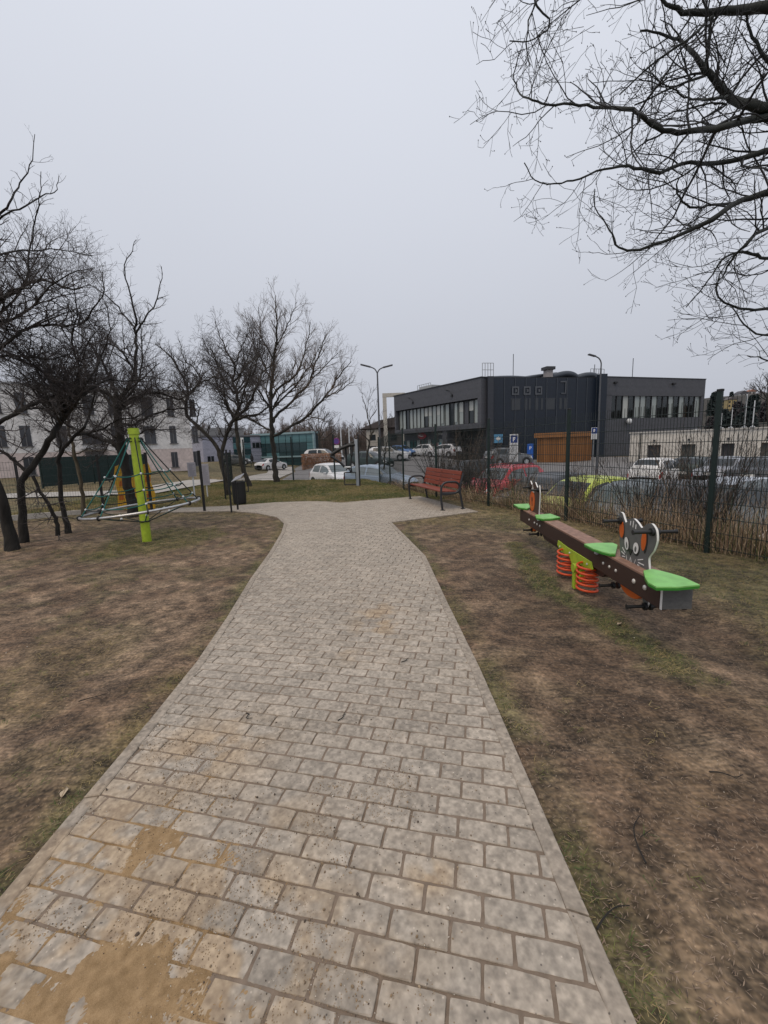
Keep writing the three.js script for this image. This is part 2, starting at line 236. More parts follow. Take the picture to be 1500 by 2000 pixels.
// ---------------------------------------------------------------- paved path
{
  const path = new THREE.Group(); path.name = 'path'; path.userData = { kind: 'structure', label: 'curving path of pale grey concrete pavers with flush kerbs', category: 'path' }; scene.add(path);
  const S = 4.8, N = 2048;                                              // one colour map covers 4.8 m of path
  const pavT = tex(N, (u, v, i, j) => {
    const x = -2.0 + u * S, z = -5.6 + v * S;
    const cloud = fbm(u * 9, v * 9, 9, 201, 4) - 0.5, f = fbm(u * 260, v * 260, 260, 205, 3) - 0.5, mid = fbm(u * 60, v * 60, 60, 208, 3) - 0.5;
    let s = 157 + 12 * cloud + 70 * f + 18 * mid; const sp = hash(i >> 1, j >> 1, 210); if (sp > 0.9965) s -= 60; if (sp < 0.0025) s += 32;
    let r = s, g = s * 0.948, b = s * 0.876;
    // sand and rust-brown dirt trodden over the stones
    let m = 0; for (const [sx, sz, rx, rz, k] of [[-1.0, -2.05, 0.32, 0.28, 0.55], [-1.2, -1.45, 0.3, 0.5, 0.6], [-0.75, -1.15, 0.6, 0.3, 0.75], [0.12, -1.34, 0.09, 0.07, 0.6], [-0.08, -3.7, 0.22, 0.5, 0.55], [-0.5, -1.55, 0.2, 0.2, 0.3], [-0.3, -3.1, 0.15, 0.2, 0.3]]) m = Math.max(m, k * Math.exp(-(((x - sx) / rx) ** 2) - ((z - sz) / rz) ** 2));
    const grit = fbm(u * 34, v * 34, 34, 220, 5); m = clamp(m * 1.25 * ss(0.42, 0.68, grit + m * 0.14), 0, 0.6);
    r = lerp(r, 164 + 60 * f, m); g = lerp(g, 141 + 60 * f, m); b = lerp(b, 112 + 50 * f, m);
    return [r, g, b];
  });
  pavT.wrapS = pavT.wrapT = THREE.MirroredRepeatWrapping;
  const pavB = tex(512, (u, v) => 255 * (0.5 * fbm(u * 90, v * 90, 90, 230, 3) + 0.5 * fbm(u * 24, v * 24, 24, 233, 3)), false);
  pavB.repeat.set(5, 5);
  const stone = std([1, 1, 1], 0.92, { map: pavT, vertexColors: true, bumpMap: pavB, bumpScale: 0.0022 });
  const worn = (poly, k, amt) => {                                       // chipped, slightly uneven outline with rounded corners
    const o = [], n = poly.length;
    for (let i = 0; i < n; i++) { const a = poly[i], b = poly[(i + 1) % n], dx = b[0] - a[0], dz = b[1] - a[1], l = Math.hypot(dx, dz); if (l < 0.03) { o.push(a); continue; } const c = 0.003 / l, m = Math.max(2, Math.round(l / 0.05)); for (let q = 0; q <= m; q++) { const t = q === 0 ? c : q === m ? 1 - c : q / m, e = (hash(Math.round(k * 97) + i, q, 61) - 0.35) * amt * (q === 0 || q === m ? 0.3 : 1); o.push([a[0] + dx * t + dz / l * e * SG, a[1] + dz * t - dx / l * e * SG]); } }
    return o;
  };
  let SG = 1;
  const slab = (mb, poly, y, tilt, tone) => {                           // a stone: bevelled top and sides over a plan outline
    const n = poly.length; let cx = 0, cz = 0; for (const q of poly) { cx += q[0] / n; cz += q[1] / n; }
    let area = 0; for (let i = 0; i < n; i++) { const a = poly[i], b = poly[(i + 1) % n]; area += a[0] * b[1] - b[0] * a[1]; } const P = area > 0 ? [...poly].reverse() : poly;
    const fz = cz < -5.3 ? -4.95 - cz + (hash(Math.round(cx * 50), Math.round(cz * 50), 7) - 0.5) * 0.9 : 0, fx = cx < -1.9 || cx > 2.7 || fz ? -cx + 0.4 + (hash(Math.round(cx * 50), Math.round(cz * 50), 17) - 0.5) * 4 : 0;
    const Y = (q) => y + tilt[0] * (q[0] - cx) + tilt[1] * (q[1] - cz), bev = 0.0045, inn = P.map((q, i) => { const a = P[(i + n - 1) % n], b = P[(i + 1) % n]; let ex = (a[0] - q[0]) / (Math.hypot(a[0] - q[0], a[1] - q[1]) || 1) + (b[0] - q[0]) / (Math.hypot(b[0] - q[0], b[1] - q[1]) || 1), ez = (a[1] - q[1]) / (Math.hypot(a[0] - q[0], a[1] - q[1]) || 1) + (b[1] - q[1]) / (Math.hypot(b[0] - q[0], b[1] - q[1]) || 1); return [q[0] + ex * bev, q[1] + ez * bev]; });
    const put = (q, yy, nx, ny, nz) => { mb.p.push(q[0], yy, q[1]); mb.n.push(nx, ny, nz); mb.u.push((q[0] + 2 + fx) / S, (q[1] + 5.6 + fz) / S); mb.c.push(...tone); return mb.count - 1; };
    const top = inn.map((q) => put(q, Y(q), 0, 1, 0)); for (const t of THREE.ShapeUtils.triangulateShape(inn.map((q) => new THREE.Vector2(q[0], q[1])), [])) { const [a, b, d] = t.map((k) => inn[k]), o = (b[0] - a[0]) * (d[1] - a[1]) - (b[1] - a[1]) * (d[0] - a[0]); o < 0 ? mb.i.push(top[t[0]], top[t[1]], top[t[2]]) : mb.i.push(top[t[0]], top[t[2]], top[t[1]]); }
    for (let i = 0; i < n; i++) {
      const a = P[i], b = P[(i + 1) % n], ia = inn[i], ib = inn[(i + 1) % n], ux = b[0] - a[0], uz = b[1] - a[1], l = Math.hypot(ux, uz) || 1, nx = -uz / l, nz = ux / l, w = 0.6;
      let e = [put(ia, Y(ia), nx * w, 0.8, nz * w), put(ib, Y(ib), nx * w, 0.8, nz * w), put(b, Y(b) - 0.005, nx * w, 0.8, nz * w), put(a, Y(a) - 0.005, nx * w, 0.8, nz * w)]; mb.i.push(e[0], e[3], e[1], e[1], e[3], e[2]);
      e = [put(a, Y(a) - 0.005, nx, 0, nz), put(b, Y(b) - 0.005, nx, 0, nz), put(b, -0.045, nx, 0, nz), put(a, -0.045, nx, 0, nz)]; mb.i.push(e[0], e[3], e[1], e[1], e[3], e[2]);
    }
  };
  // kerb line: the outline, 6 cm wide, in stones of about half a metre
  const insetPath = PATH.map((q, i) => { const a = PATH[(i + PATH.length - 1) % PATH.length], b = PATH[(i + 1) % PATH.length], n1 = nrm2(a, q), n2 = nrm2(q, b), k = 1 / Math.max(0.35, 1 + n1[0] * n2[0] + n1[1] * n2[1]); return [q[0] + (n1[0] + n2[0]) * k * 0.066, q[1] + (n1[1] + n2[1]) * k * 0.066]; });
  function nrm2(a, b) { const x = b[0] - a[0], z = b[1] - a[1], l = Math.hypot(x, z); return [z / l, -x / l]; }
  seed(5);
  for (let i = 0; i < PATH.length; i++) {
    const j = (i + 1) % PATH.length; if (i === PATH.length - 1) continue;
    const L = Math.hypot(PATH[j][0] - PATH[i][0], PATH[j][1] - PATH[i][1]), n = Math.max(1, Math.round(L / 0.53));
    for (let k = 0; k < n; k++) {
      const a = k / n + (k ? 0.003 / L : 0), b = (k + 1) / n - 0.003 / L, pt = (l, t) => [lerp(l[i][0], l[j][0], t), lerp(l[i][1], l[j][1], t)], mb = new MB(), t = rr(0.9, 1.0); mb.c = [];
      slab(mb, [pt(PATH, a), pt(PATH, b), pt(insetPath, b), pt(insetPath, a)], 0.006 + rr(-0.002, 0.002), [0, 0], [t * 0.88, t * 0.86, t * 0.84]); mb.to('kerb_stone', stone, path);
    }
  }
  { // dirt in the joints: an uneven bed that fills them here and sinks there
    const bx0 = -1.42, bx1 = 0.61, bz0 = -5.6, bz1 = -0.55, nx = 230, nz = 560, p = [], u = [], ix = [], far = [];
    for (let j = 0; j <= nz; j++) for (let i = 0; i <= nx; i++) { const z = lerp(bz0, bz1, j / nz), w = ss(-2.6, -5.6, z), x = lerp(bx0 - 0.26 * w, bx1 - 0.02 * w, i / nx), f = fbm(x * 7 + 31, z * 7 + 12, BIG, 701, 4), h = -0.0085 + 0.0068 * ss(0.25, 0.62, f) + 0.0026 * (hash(i, j, 702) - 0.5); p.push(x, Math.min(h, -0.0004), z); u.push(x, z); }
    for (let j = 0; j < nz; j++) for (let i = 0; i < nx; i++) { const a = j * (nx + 1) + i, b = a + nx + 1; ix.push(a, b, a + 1, a + 1, b, b + 1); }
    const g = new THREE.BufferGeometry(); g.setAttribute('position', new THREE.Float32BufferAttribute(p, 3)); g.setAttribute('uv', new THREE.Float32BufferAttribute(u, 2)); g.setIndex(ix); g.computeVertexNormals();
    const dirt = std([0.23, 0.178, 0.135], 1, { map: rep(grainT, 3) }); place('joint_dirt', g, dirt, path);
    const bed = new MB(), bedPoly = insetPath.map((q) => new THREE.Vector2(q[0], q[1])); for (const q of bedPoly) { bed.p.push(q.x, -0.0125, q.y); bed.n.push(0, 1, 0); bed.u.push(q.x, q.y); }
    for (const t of THREE.ShapeUtils.triangulateShape(bedPoly, [])) { const [a, b, d] = t.map((k) => bedPoly[k]), o = (b.x - a.x) * (d.y - a.y) - (b.y - a.y) * (d.x - a.x); o < 0 ? bed.i.push(t[0], t[1], t[2]) : bed.i.push(t[0], t[2], t[1]); }
    bed.to('bedding_sand', dirt, path);
  }
  const A = 13.4 * Math.PI / 180, ca = Math.cos(A), sa = Math.sin(A), list = [], inner = insetPath.map((q) => q);
  for (let r = -70; r < 145; r++) for (let c = -45; c < 30; c++) {
    const u0 = c * 0.201 + (mod(r, 2) ? 0.1 : 0) + (hash(r, 0, 4) - 0.5) * 0.012, v0 = r * 0.1005, jn = 0.005;
    const R = [[u0 + jn, v0 + jn], [u0 + 0.201 - jn, v0 + jn], [u0 + 0.201 - jn, v0 + 0.1005 - jn], [u0 + jn, v0 + 0.1005 - jn]].map(([u, v]) => { const x = u * ca + v * sa, z = -v * ca + u * sa; return [x, z]; });
    const cx = (R[0][0] + R[2][0]) / 2, cz = (R[0][1] + R[2][1]) / 2; if (cz > 0.4 || cz < -13.2 || cx < -9.2 || cx > 2.3) continue;
    const d = pathDist(cx, cz); if (d > 0.12) continue;
    const poly = d < -0.22 ? R : clip(inner, R); if (poly.length < 3) continue;
    let ar = 0; for (let i = 0; i < poly.length; i++) { const a = poly[i], b = poly[(i + 1) % poly.length]; ar += a[0] * b[1] - b[0] * a[1]; } if (Math.abs(ar) < 0.0016) continue;
    list.push({ poly, cx, cz, h: [r, c] });
  }
  const shown = (o) => { const v = V(o.cx, 0, o.cz).project(camera); return Math.abs(v.x) < 1.08 && Math.abs(v.y) < 1.08 && o.cz < -0.5; };
  const vis = list.filter(shown).sort((a, b) => b.cz - a.cz), rest = new MB(); rest.c = [];
  const tint = (r, c) => { const t = 0.86 + 0.16 * hash(r, c, 41) - (hash(r, c, 45) > 0.93 ? 0.09 : 0), w = (hash(r, c, 42) - 0.5) * 0.018 + 0.008; return [t * (1 + w), t, t * (1 - w)]; };
  const oddAt = gp(1093, 1832);
  vis.forEach((o, n) => {
    const mb = n < 300 ? new MB() : rest; mb.c = mb.c || []; const [r, c] = o.h; let ar = 0; for (let i = 0; i < o.poly.length; i++) { const a = o.poly[i], b = o.poly[(i + 1) % o.poly.length]; ar += a[0] * b[1] - b[0] * a[1]; } SG = ar > 0 ? -1 : 1; if (n < 620) o.poly = worn(o.poly, r * 31 + c, 0.0032);
    const odd = Math.hypot(o.cx - oddAt.x, o.cz - oddAt.z) < 0.06; slab(mb, o.poly, 0.0008 + (hash(r, c, 50) - 0.5) * 0.0028, [(hash(r, c, 51) - 0.5) * 0.012, (hash(r, c, 52) - 0.5) * 0.012], odd ? [0.66, 0.8, 0.84] : tint(r, c)); if (n < 300) mb.to('paver', stone, path);
  });
  for (const o of list) if (!shown(o)) { const [r, c] = o.h; slab(rest, o.poly, (hash(r, c, 50) - 0.5) * 0.004, [0, 0], tint(r, c)); }
  rest.to('far_pavers', stone, path, { kind: 'stuff' });
}

// ---------------------------------------------------------------- buildings
const wallFrame = (a, b, y = 0) => { const dx = b[0] - a[0], dz = b[1] - a[1], l = Math.hypot(dx, dz); return { L: l, m: T(a[0], y, a[1], Math.atan2(-dz, dx)) }; };   // x runs from a to b, z points out of the wall
{ // dark office block
  const A = [11.6, -50], B = [2.1, -66], base = -0.9, g = thing('office_building', 'dark grey two-storey office block with black panelled centre behind the car park', 'building');
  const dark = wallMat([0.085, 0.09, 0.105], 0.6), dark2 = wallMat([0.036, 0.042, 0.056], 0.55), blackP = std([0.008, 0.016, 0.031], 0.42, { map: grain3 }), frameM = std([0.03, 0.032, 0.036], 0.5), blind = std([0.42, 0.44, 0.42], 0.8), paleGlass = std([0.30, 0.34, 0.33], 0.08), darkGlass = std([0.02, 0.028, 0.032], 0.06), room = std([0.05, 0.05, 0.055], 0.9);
  // left wing: upper storey stands out over the ground floor
  const w1 = wallFrame(B, A), L1 = w1.L;
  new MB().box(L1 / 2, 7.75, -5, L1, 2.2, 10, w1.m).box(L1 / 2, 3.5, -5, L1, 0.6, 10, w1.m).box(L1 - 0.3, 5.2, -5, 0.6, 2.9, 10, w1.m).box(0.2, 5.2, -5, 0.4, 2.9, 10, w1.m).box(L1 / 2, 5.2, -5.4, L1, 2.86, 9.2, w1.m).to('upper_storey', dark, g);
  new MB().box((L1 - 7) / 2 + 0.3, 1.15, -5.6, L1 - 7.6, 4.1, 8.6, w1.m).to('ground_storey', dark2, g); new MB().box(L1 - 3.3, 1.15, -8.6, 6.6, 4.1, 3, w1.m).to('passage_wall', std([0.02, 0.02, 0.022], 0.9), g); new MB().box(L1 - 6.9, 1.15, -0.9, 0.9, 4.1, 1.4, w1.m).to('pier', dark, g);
  new MB().box(L1 / 2, 8.9, -5, L1 + 0.16, 0.1, 10.16, w1.m).to('parapet_cap', frameM, g);
  const n1 = 19, s1 = (L1 - 1.4) / n1; seed(11);
  for (let k = 0; k < n1; k++) { const x = 0.5 + (k + 0.5) * s1, shut = k === 16, p = new MB().box(x, 5.2, -0.62, s1 - 0.1, 2.66, 0.05, w1.m).to('window', shut ? dark : rnd() < 0.62 ? paleGlass : darkGlass, g); new MB().box(x - s1 / 2 + 0.025, 5.2, -0.55, 0.07, 2.8, 0.14, w1.m).box(x, 6.55, -0.57, s1 - 0.1, 0.06, 0.1, w1.m).to('frame', frameM, p); if (k === 11 || k === 14) new MB().box(x, 5.3, -0.48, s1 * 0.5, 2.3, 0.04, w1.m.clone().multiply(T(0, 0, 0, 0, 0.0, 0))).to('open_sash', paleGlass, p); if (rnd() < 0.35) new MB().box(x, 5.9, -0.585, s1 - 0.16, 1.1, 0.02, w1.m).to('blind', blind, p); }
  for (let k = 0; k < 12; k++) { const x = 0.9 + k * 0.88; const p = new MB().box(x, 0.75, -1.26, 0.78, 2.8, 0.05, w1.m).to('shop_window', k % 3 === 1 ? paleGlass : std([0.03, 0.075, 0.075], 0.1), g); new MB().box(x + 0.44, 0.75, -1.22, 0.07, 2.9, 0.1, w1.m).to('frame', frameM, p); }
  const sg = new MB(); sg.add(new THREE.SphereGeometry(0.5, 20, 12), w1.m.clone().multiply(T(5.4, 2.75, -1.15)).multiply(new THREE.Matrix4().makeScale(2.1, 0.95, 0.25))); const os = sg.to('oval_sign', std([0.32, 0.012, 0.03], 0.4), g); new MB().box(5.0, 2.78, -0.99, 0.5, 0.12, 0.03, w1.m).box(5.6, 2.7, -0.99, 0.6, 0.12, 0.03, w1.m).to('lettering', M.whitePrint, os);
  const sl = new MB(); for (let k = 0; k < 9; k++) sl.box(8.4 + k * 0.24, 2.85 + (k % 3) * 0.03, -1.22, 0.16, 0.34, 0.05, w1.m); sl.to('shop_lettering', blind, g);
  for (const [x, c] of [[8.6, [0.5, 0.08, 0.12]], [9.1, [0.6, 0.55, 0.55]], [10.2, [0.42, 0.05, 0.08]], [9.5, [0.06, 0.25, 0.3]]]) new MB().box(x, 0.75, -1.21, 0.42, 1.9, 0.02, w1.m).to('poster', std(c, 0.5), g);
  for (const x of [5, 13.5]) new MB().box(x, 7.4, 0.08, 0.25, 0.3, 0.16, w1.m).tube([V(x, 7.6, 0.1), V(x - 0.5, 8.1, 0.06), V(x - 1.2, 8.2, 0.04)].map((v) => v.applyMatrix4(w1.m)), 0.03, 4).to('wall_lamp', M.black, g);
  // black middle
  const C = [12.3, -50.2], D = [27.2, -53.4], w2 = wallFrame(C, D), L2 = w2.L, np = 10, sp = (L2 - 1.6) / np;
  new MB().box(L2 / 2, 4, -4, L2, 9.8, 7.6, w2.m).to('centre_block', std([0.01, 0.011, 0.013], 0.7), g);
  new MB().box(0.35, 4, 0.08, 0.7, 9.9, 0.4, w2.m).to('corner_pier', dark2, g); new MB().box(L2 - 0.35, 4.1, 0.3, 0.8, 10.1, 0.9, w2.m).to('corner_pier', blackP, g);
  for (let k = 0; k < np; k++) { const x = 0.85 + (k + 0.5) * sp; new MB().box(x, 3.95, -0.12, sp - 0.07, 9.7, 0.1, w2.m).to('facade_panel', blackP, g); new MB().box(x + sp / 2, 3.95, -0.1, 0.07, 9.7, 0.2, w2.m).to('panel_rail', std([0.045, 0.055, 0.07], 0.5), g); }
  const ghost = std([0.075, 0.085, 0.1], 0.6), ghost2 = std([0.04, 0.047, 0.056], 0.6);
  for (const x of [3.6, 5.1, 6.6]) new MB().box(x - 0.36, 7.35, 0.0, 0.16, 0.95, 0.05, w2.m).box(x + 0.36, 7.35, 0, 0.16, 0.95, 0.05, w2.m).box(x, 7.75, 0, 0.56, 0.16, 0.05, w2.m).box(x, 6.95, 0, 0.56, 0.16, 0.05, w2.m).box(x + 0.08, 7.35, 0, 0.2, 0.3, 0.05, w2.m).to('square_sign', ghost, g);
  new MB().box(10.2, 7.7, 0, 0.14, 1.5, 0.05, w2.m).box(9.8, 8.35, 0, 0.66, 0.14, 0.05, w2.m).box(9.85, 7.0, 0, 0.5, 0.12, 0.05, w2.m).to('bracket_sign', ghost, g);
  seed(21); for (const [x, w] of [[3.7, 1.1], [5.0, 0.35], [5.5, 0.22], [6.4, 0.4], [7.1, 0.25], [8.2, 1.2], [9.6, 0.3], [10.3, 0.45]]) new MB().box(x, 5.75, -0.055, w, 1.2, 0.03, w2.m).box(x, 6.42, -0.055, w * 1.2, 0.1, 0.03, w2.m).to('faded_letter', ghost2, g);
  // right wing
  const E = [27.4, -53.2], F = [44, -59], w3 = wallFrame(E, F), L3 = w3.L;
  new MB().box(L3 / 2, 7.75, -5, L3, 2.2, 10, w3.m).box(L3 / 2, 1.45, -5, L3, 4.9, 10, w3.m).box(0.6, 5.3, -5, 1.2, 2.9, 10, w3.m).box(L3 - 0.3, 5.3, -5, 0.6, 2.9, 10, w3.m).to('wing_wall', dark, g); new MB().box(L3 / 2, 8.9, -5, L3 + 0.1, 0.1, 10.1, w3.m).to('parapet_cap', frameM, g);
  const back = new MB().box(L3 / 2, 5.3, -4.6, L3 - 1.8, 2.78, 0.2, w3.m).to('room_wall', std([0.22, 0.2, 0.22], 0.9), g), n3 = 16, s3 = (L3 - 1.8) / n3; seed(31);
  const clear = new THREE.MeshPhysicalMaterial({ color: 0xc8d2d2, transmission: 1, thickness: 0, roughness: 0.03 });
  for (let k = 0; k < n3; k++) { const x = 1.2 + (k + 0.5) * s3, p = new MB().box(x, 5.3, -0.25, s3 - 0.08, 2.72, 0.02, w3.m).to('window', [4, 5, 10, 7, 12, 15].includes(k) ? paleGlass : k === 2 ? blind : clear, g); new MB().box(x + s3 / 2, 5.3, -0.22, 0.08, 2.78, 0.14, w3.m).to('mullion', frameM, p); if ([14, 0, 7, 12].includes(k)) new MB().box(x, 4.9, -1.2, s3 * 0.8, 1.9, 0.1, w3.m).to('curtain', k === 14 ? std([0.5, 0.16, 0.05], 0.9) : blind, p); }  // pale panes: reflections put into the glass colour, the rest stay clear
  for (const x of [1.6, 11.5]) new MB().box(x, 8.2, 0.1, 0.5, 0.2, 0.3, w3.m).to('wall_lamp', M.black, g);
  new MB().add(new THREE.SphereGeometry(0.35, 12, 8), w3.m.clone().multiply(T(3.8, 3.5, 0.4))).to('dome_camera', M.plasticPale, g); new MB().box(L3 - 1.6, 2.2, 0.4, 0.9, 0.25, 0.3, w3.m).to('security_camera', M.plasticPale, g);
  // things on the roof, fixed to it
  const rail = (m, x0, x1, z, h, n) => { const b = new MB(); for (let k = 0; k <= n; k++) b.box(lerp(x0, x1, k / n), 8.95 + h / 2, z, 0.05, h, 0.05, m); b.box((x0 + x1) / 2, 8.95 + h, z, x1 - x0, 0.05, 0.05, m).box((x0 + x1) / 2, 8.95 + h * 0.55, z, x1 - x0, 0.05, 0.05, m); b.to('roof_railing', std([0.25, 0.27, 0.28], 0.5), g); };
  rail(w2.m, 0, 1.4, -1.2, 1.7, 4); rail(w3.m, 0.2, 2.4, -2.5, 1.3, 5); rail(w1.m, 2, 5.2, -3, 1.3, 6);
  new MB().box(4.6, 9.4, -4, 3, 0.9, 3, w1.m).to('roof_unit', std([0.35, 0.37, 0.38], 0.6), g);
  new MB().box(9.1, 9.6, -2, 0.8, 0.9, 0.8, w2.m).to('chimney', std([0.3, 0.28, 0.28], 0.8), g); new MB().box(9.1, 10.2, -2, 1.2, 0.35, 1.2, w2.m).to('chimney_cap', frameM, g);
  const duct = (pts, r) => new MB().tube(new THREE.CatmullRomCurve3(pts.map((p) => V(...p).applyMatrix4(w2.m))).getPoints(14), r, 8).to('roof_duct', std([0.05, 0.06, 0.075], 0.4, { metalness: 0.4 }), g);
  duct([[8.6, 8.9, -2.6], [10.2, 9.3, -2.2], [11.6, 9.55, -2], [12.4, 9.4, -1.8], [13.2, 8.9, -1.8]], 0.4); duct([[12.8, 9.0, -2], [14.2, 9.3, -1.6], [15.2, 9.2, -1.4], [15.6, 8.6, -1]], 0.4); duct([[4.5, 8.9, -3], [8, 9.4, -3], [11, 9.7, -3]], 0.25); duct([[0.9, 9.0, -2], [4, 9.1, -2], [6.5, 9.0, -2]], 0.28);
  for (const [m, x, h] of [[w3.m, 9, 3.2], [w2.m, 5.5, 3.4], [w2.m, 17.2, 2.2]]) new MB().box(x, 8.9 + h / 2, -4, 0.06, h, 0.06, m).to('antenna', frameM, g);
}
{ // blue sign on the wall, own thing
  const s = thing('wall_sign', 'square pale blue sign with a white arrow on the black panelled wall', 'sign', [13.7, 0, -50.45], -0.21);
  new MB().box(0, 1.9, 0.32, 1.0, 1.0, 0.06).to('board', std([0.09, 0.28, 0.48], 0.5), s); new MB().prism([[-0.3, 0], [0.05, 0.3], [0.05, 0.12], [0.25, 0.12], [0.25, -0.12], [0.05, -0.12], [0.05, -0.3]], 0.36, 0.375, T(0, 1.9, 0)).to('arrow', M.whitePrint, s);
}
function texted(w, h, draw, px = 256) { const c = document.createElement('canvas'); c.width = px; c.height = Math.round(px * h / w); draw(c.getContext('2d'), c.width, c.height); const t = new THREE.CanvasTexture(c); t.colorSpace = THREE.SRGBColorSpace; return std([0.85, 0.85, 0.85], 0.5, { map: t }); }
const face = (mb, x, y, z, w, h) => mb.quad(V(x - w / 2, y - h / 2, z), V(x + w / 2, y - h / 2, z), V(x + w / 2, y + h / 2, z), V(x - w / 2, y + h / 2, z), [0, 0, 1, 0, 1, 1, 0, 1]);
{ // timber shed
  const a = at(1048, 900, 45), b = at(1098, 900, 43), c = at(1154, 900, 45), g = thing('timber_shed', 'orange-brown timber slat shed with flat overhanging roof beside the black wall', 'shed', [0, land(b.x, b.z), 0]);
  const wA = wallFrame([a.x, a.z], [b.x, b.z]), wB = wallFrame([b.x, b.z], [c.x, c.z]), tones = [0, 1, 2].map((k) => std([0.33 + 0.06 * k, 0.135 + 0.03 * k, 0.035 + 0.012 * k], 0.7, { map: rep(woodT, 0.7, 0.7) }));
  seed(3); for (const w of [wA, wB]) { const n = Math.round(w.L / 0.2); for (let k = 0; k < n; k++) new MB().box((k + 0.5) * w.L / n, 1.3, 0, w.L / n - 0.05, 2.5, 0.08, w.m).to('slat', tones[(rnd() * 3) | 0], g); new MB().box(w.L / 2, 1.3, -0.12, w.L, 2.5, 0.05, w.m).to('backing', std([0.06, 0.03, 0.015], 0.9), g); }
  const d = [a.x + c.x - b.x, a.z + c.z - b.z], roof = [[a, -1.6], [b, 0.5], [c, 0.5]].map(([p]) => [p.x, p.z]); const cx = (a.x + c.x) / 2, cz = (a.z + c.z) / 2, gr = [roof[0], roof[1], roof[2], d].map((p) => [cx + (p[0] - cx) * 1.12, -(cz + (p[1] - cz) * 1.12)]);
  new MB().prism(gr, 2.58, 3.05, new THREE.Matrix4().makeRotationX(-Math.PI / 2)).to('roof', tones[2], g);
}
{ // tall blue parking totem
  const p = at(1035, 893, 43.5), s = thing('parking_totem', 'tall blue parking totem with white letter P beside the timber shed', 'sign', [p.x, land(p.x, p.z), p.z], 0.1);
  new MB().rbox(0, 1.0, 0, 0.62, 2.0, 0.12, 0.02).to('board', std([0.02, 0.13, 0.5], 0.4), s); face(new MB(), 0, 1.0, 0.064, 0.6, 1.96).to('print', texted(0.6, 1.96, (x, w, h) => { x.fillStyle = '#1f62c4'; x.fillRect(0, 0, w, h); x.fillStyle = '#eef'; x.font = `bold ${w * 0.75}px sans-serif`; x.textAlign = 'center'; x.fillText('P', w / 2, h * 0.28); x.fillRect(w * 0.3, h * 0.72, w * 0.2, h * 0.08); x.fillRect(w * 0.42, h * 0.8, w * 0.34, h * 0.06); }), s);
}
function parkSign(px, py0, py1, d, w, label, tall) {
  const t = at(px, py0, d), b = at(px, py1, d), h = t.y - b.y, gy = land(t.x, t.z), s = thing('parking_sign', label, 'sign', [t.x, gy, t.z], 0.15);
  new MB().tube([V(0, 0, -0.04), V(0, t.y - gy - 0.05, -0.04)], 0.035, 8).to('pole', std([0.2, 0.21, 0.22], 0.5, { metalness: 0.5 }), s);
  const y = (t.y + b.y) / 2 - gy; new MB().rbox(0, y, 0, w, h, 0.03, 0.008).to('board', M.whitePrint, s);
  face(new MB(), 0, y, 0.017, w * 0.98, h * 0.98).to('print', texted(w, h, (x, W, Hh) => {
    x.fillStyle = '#d8dadb'; x.fillRect(0, 0, W, Hh); const q = tall ? W * 0.8 : W * 0.96, o = (W - q) / 2; x.fillStyle = '#1d3f86'; x.fillRect(o, o, q, q); x.fillStyle = '#fff'; x.font = `bold ${q * 0.8}px sans-serif`; x.textAlign = 'center'; x.fillText('P', W / 2, o + q * 0.8);
    x.fillStyle = '#555b60'; seed(9); for (let y2 = o * 2 + q + W * 0.1; y2 < Hh - 10; y2 += W * 0.12) for (let xx = W * 0.1; xx < W * 0.85;) { const l = W * rr(0.05, 0.25); x.fillRect(xx, y2, Math.min(l, W * 0.88 - xx), W * 0.04); xx += l + W * 0.05; }
  }), s);
}
parkSign(1004, 848, 902, 24, 0.52, 'tall white parking sign with blue P and a printed table below', true);
parkSign(1161, 835, 858, 29, 0.42, 'small parking sign with blue P on a pole right of the shed', false);
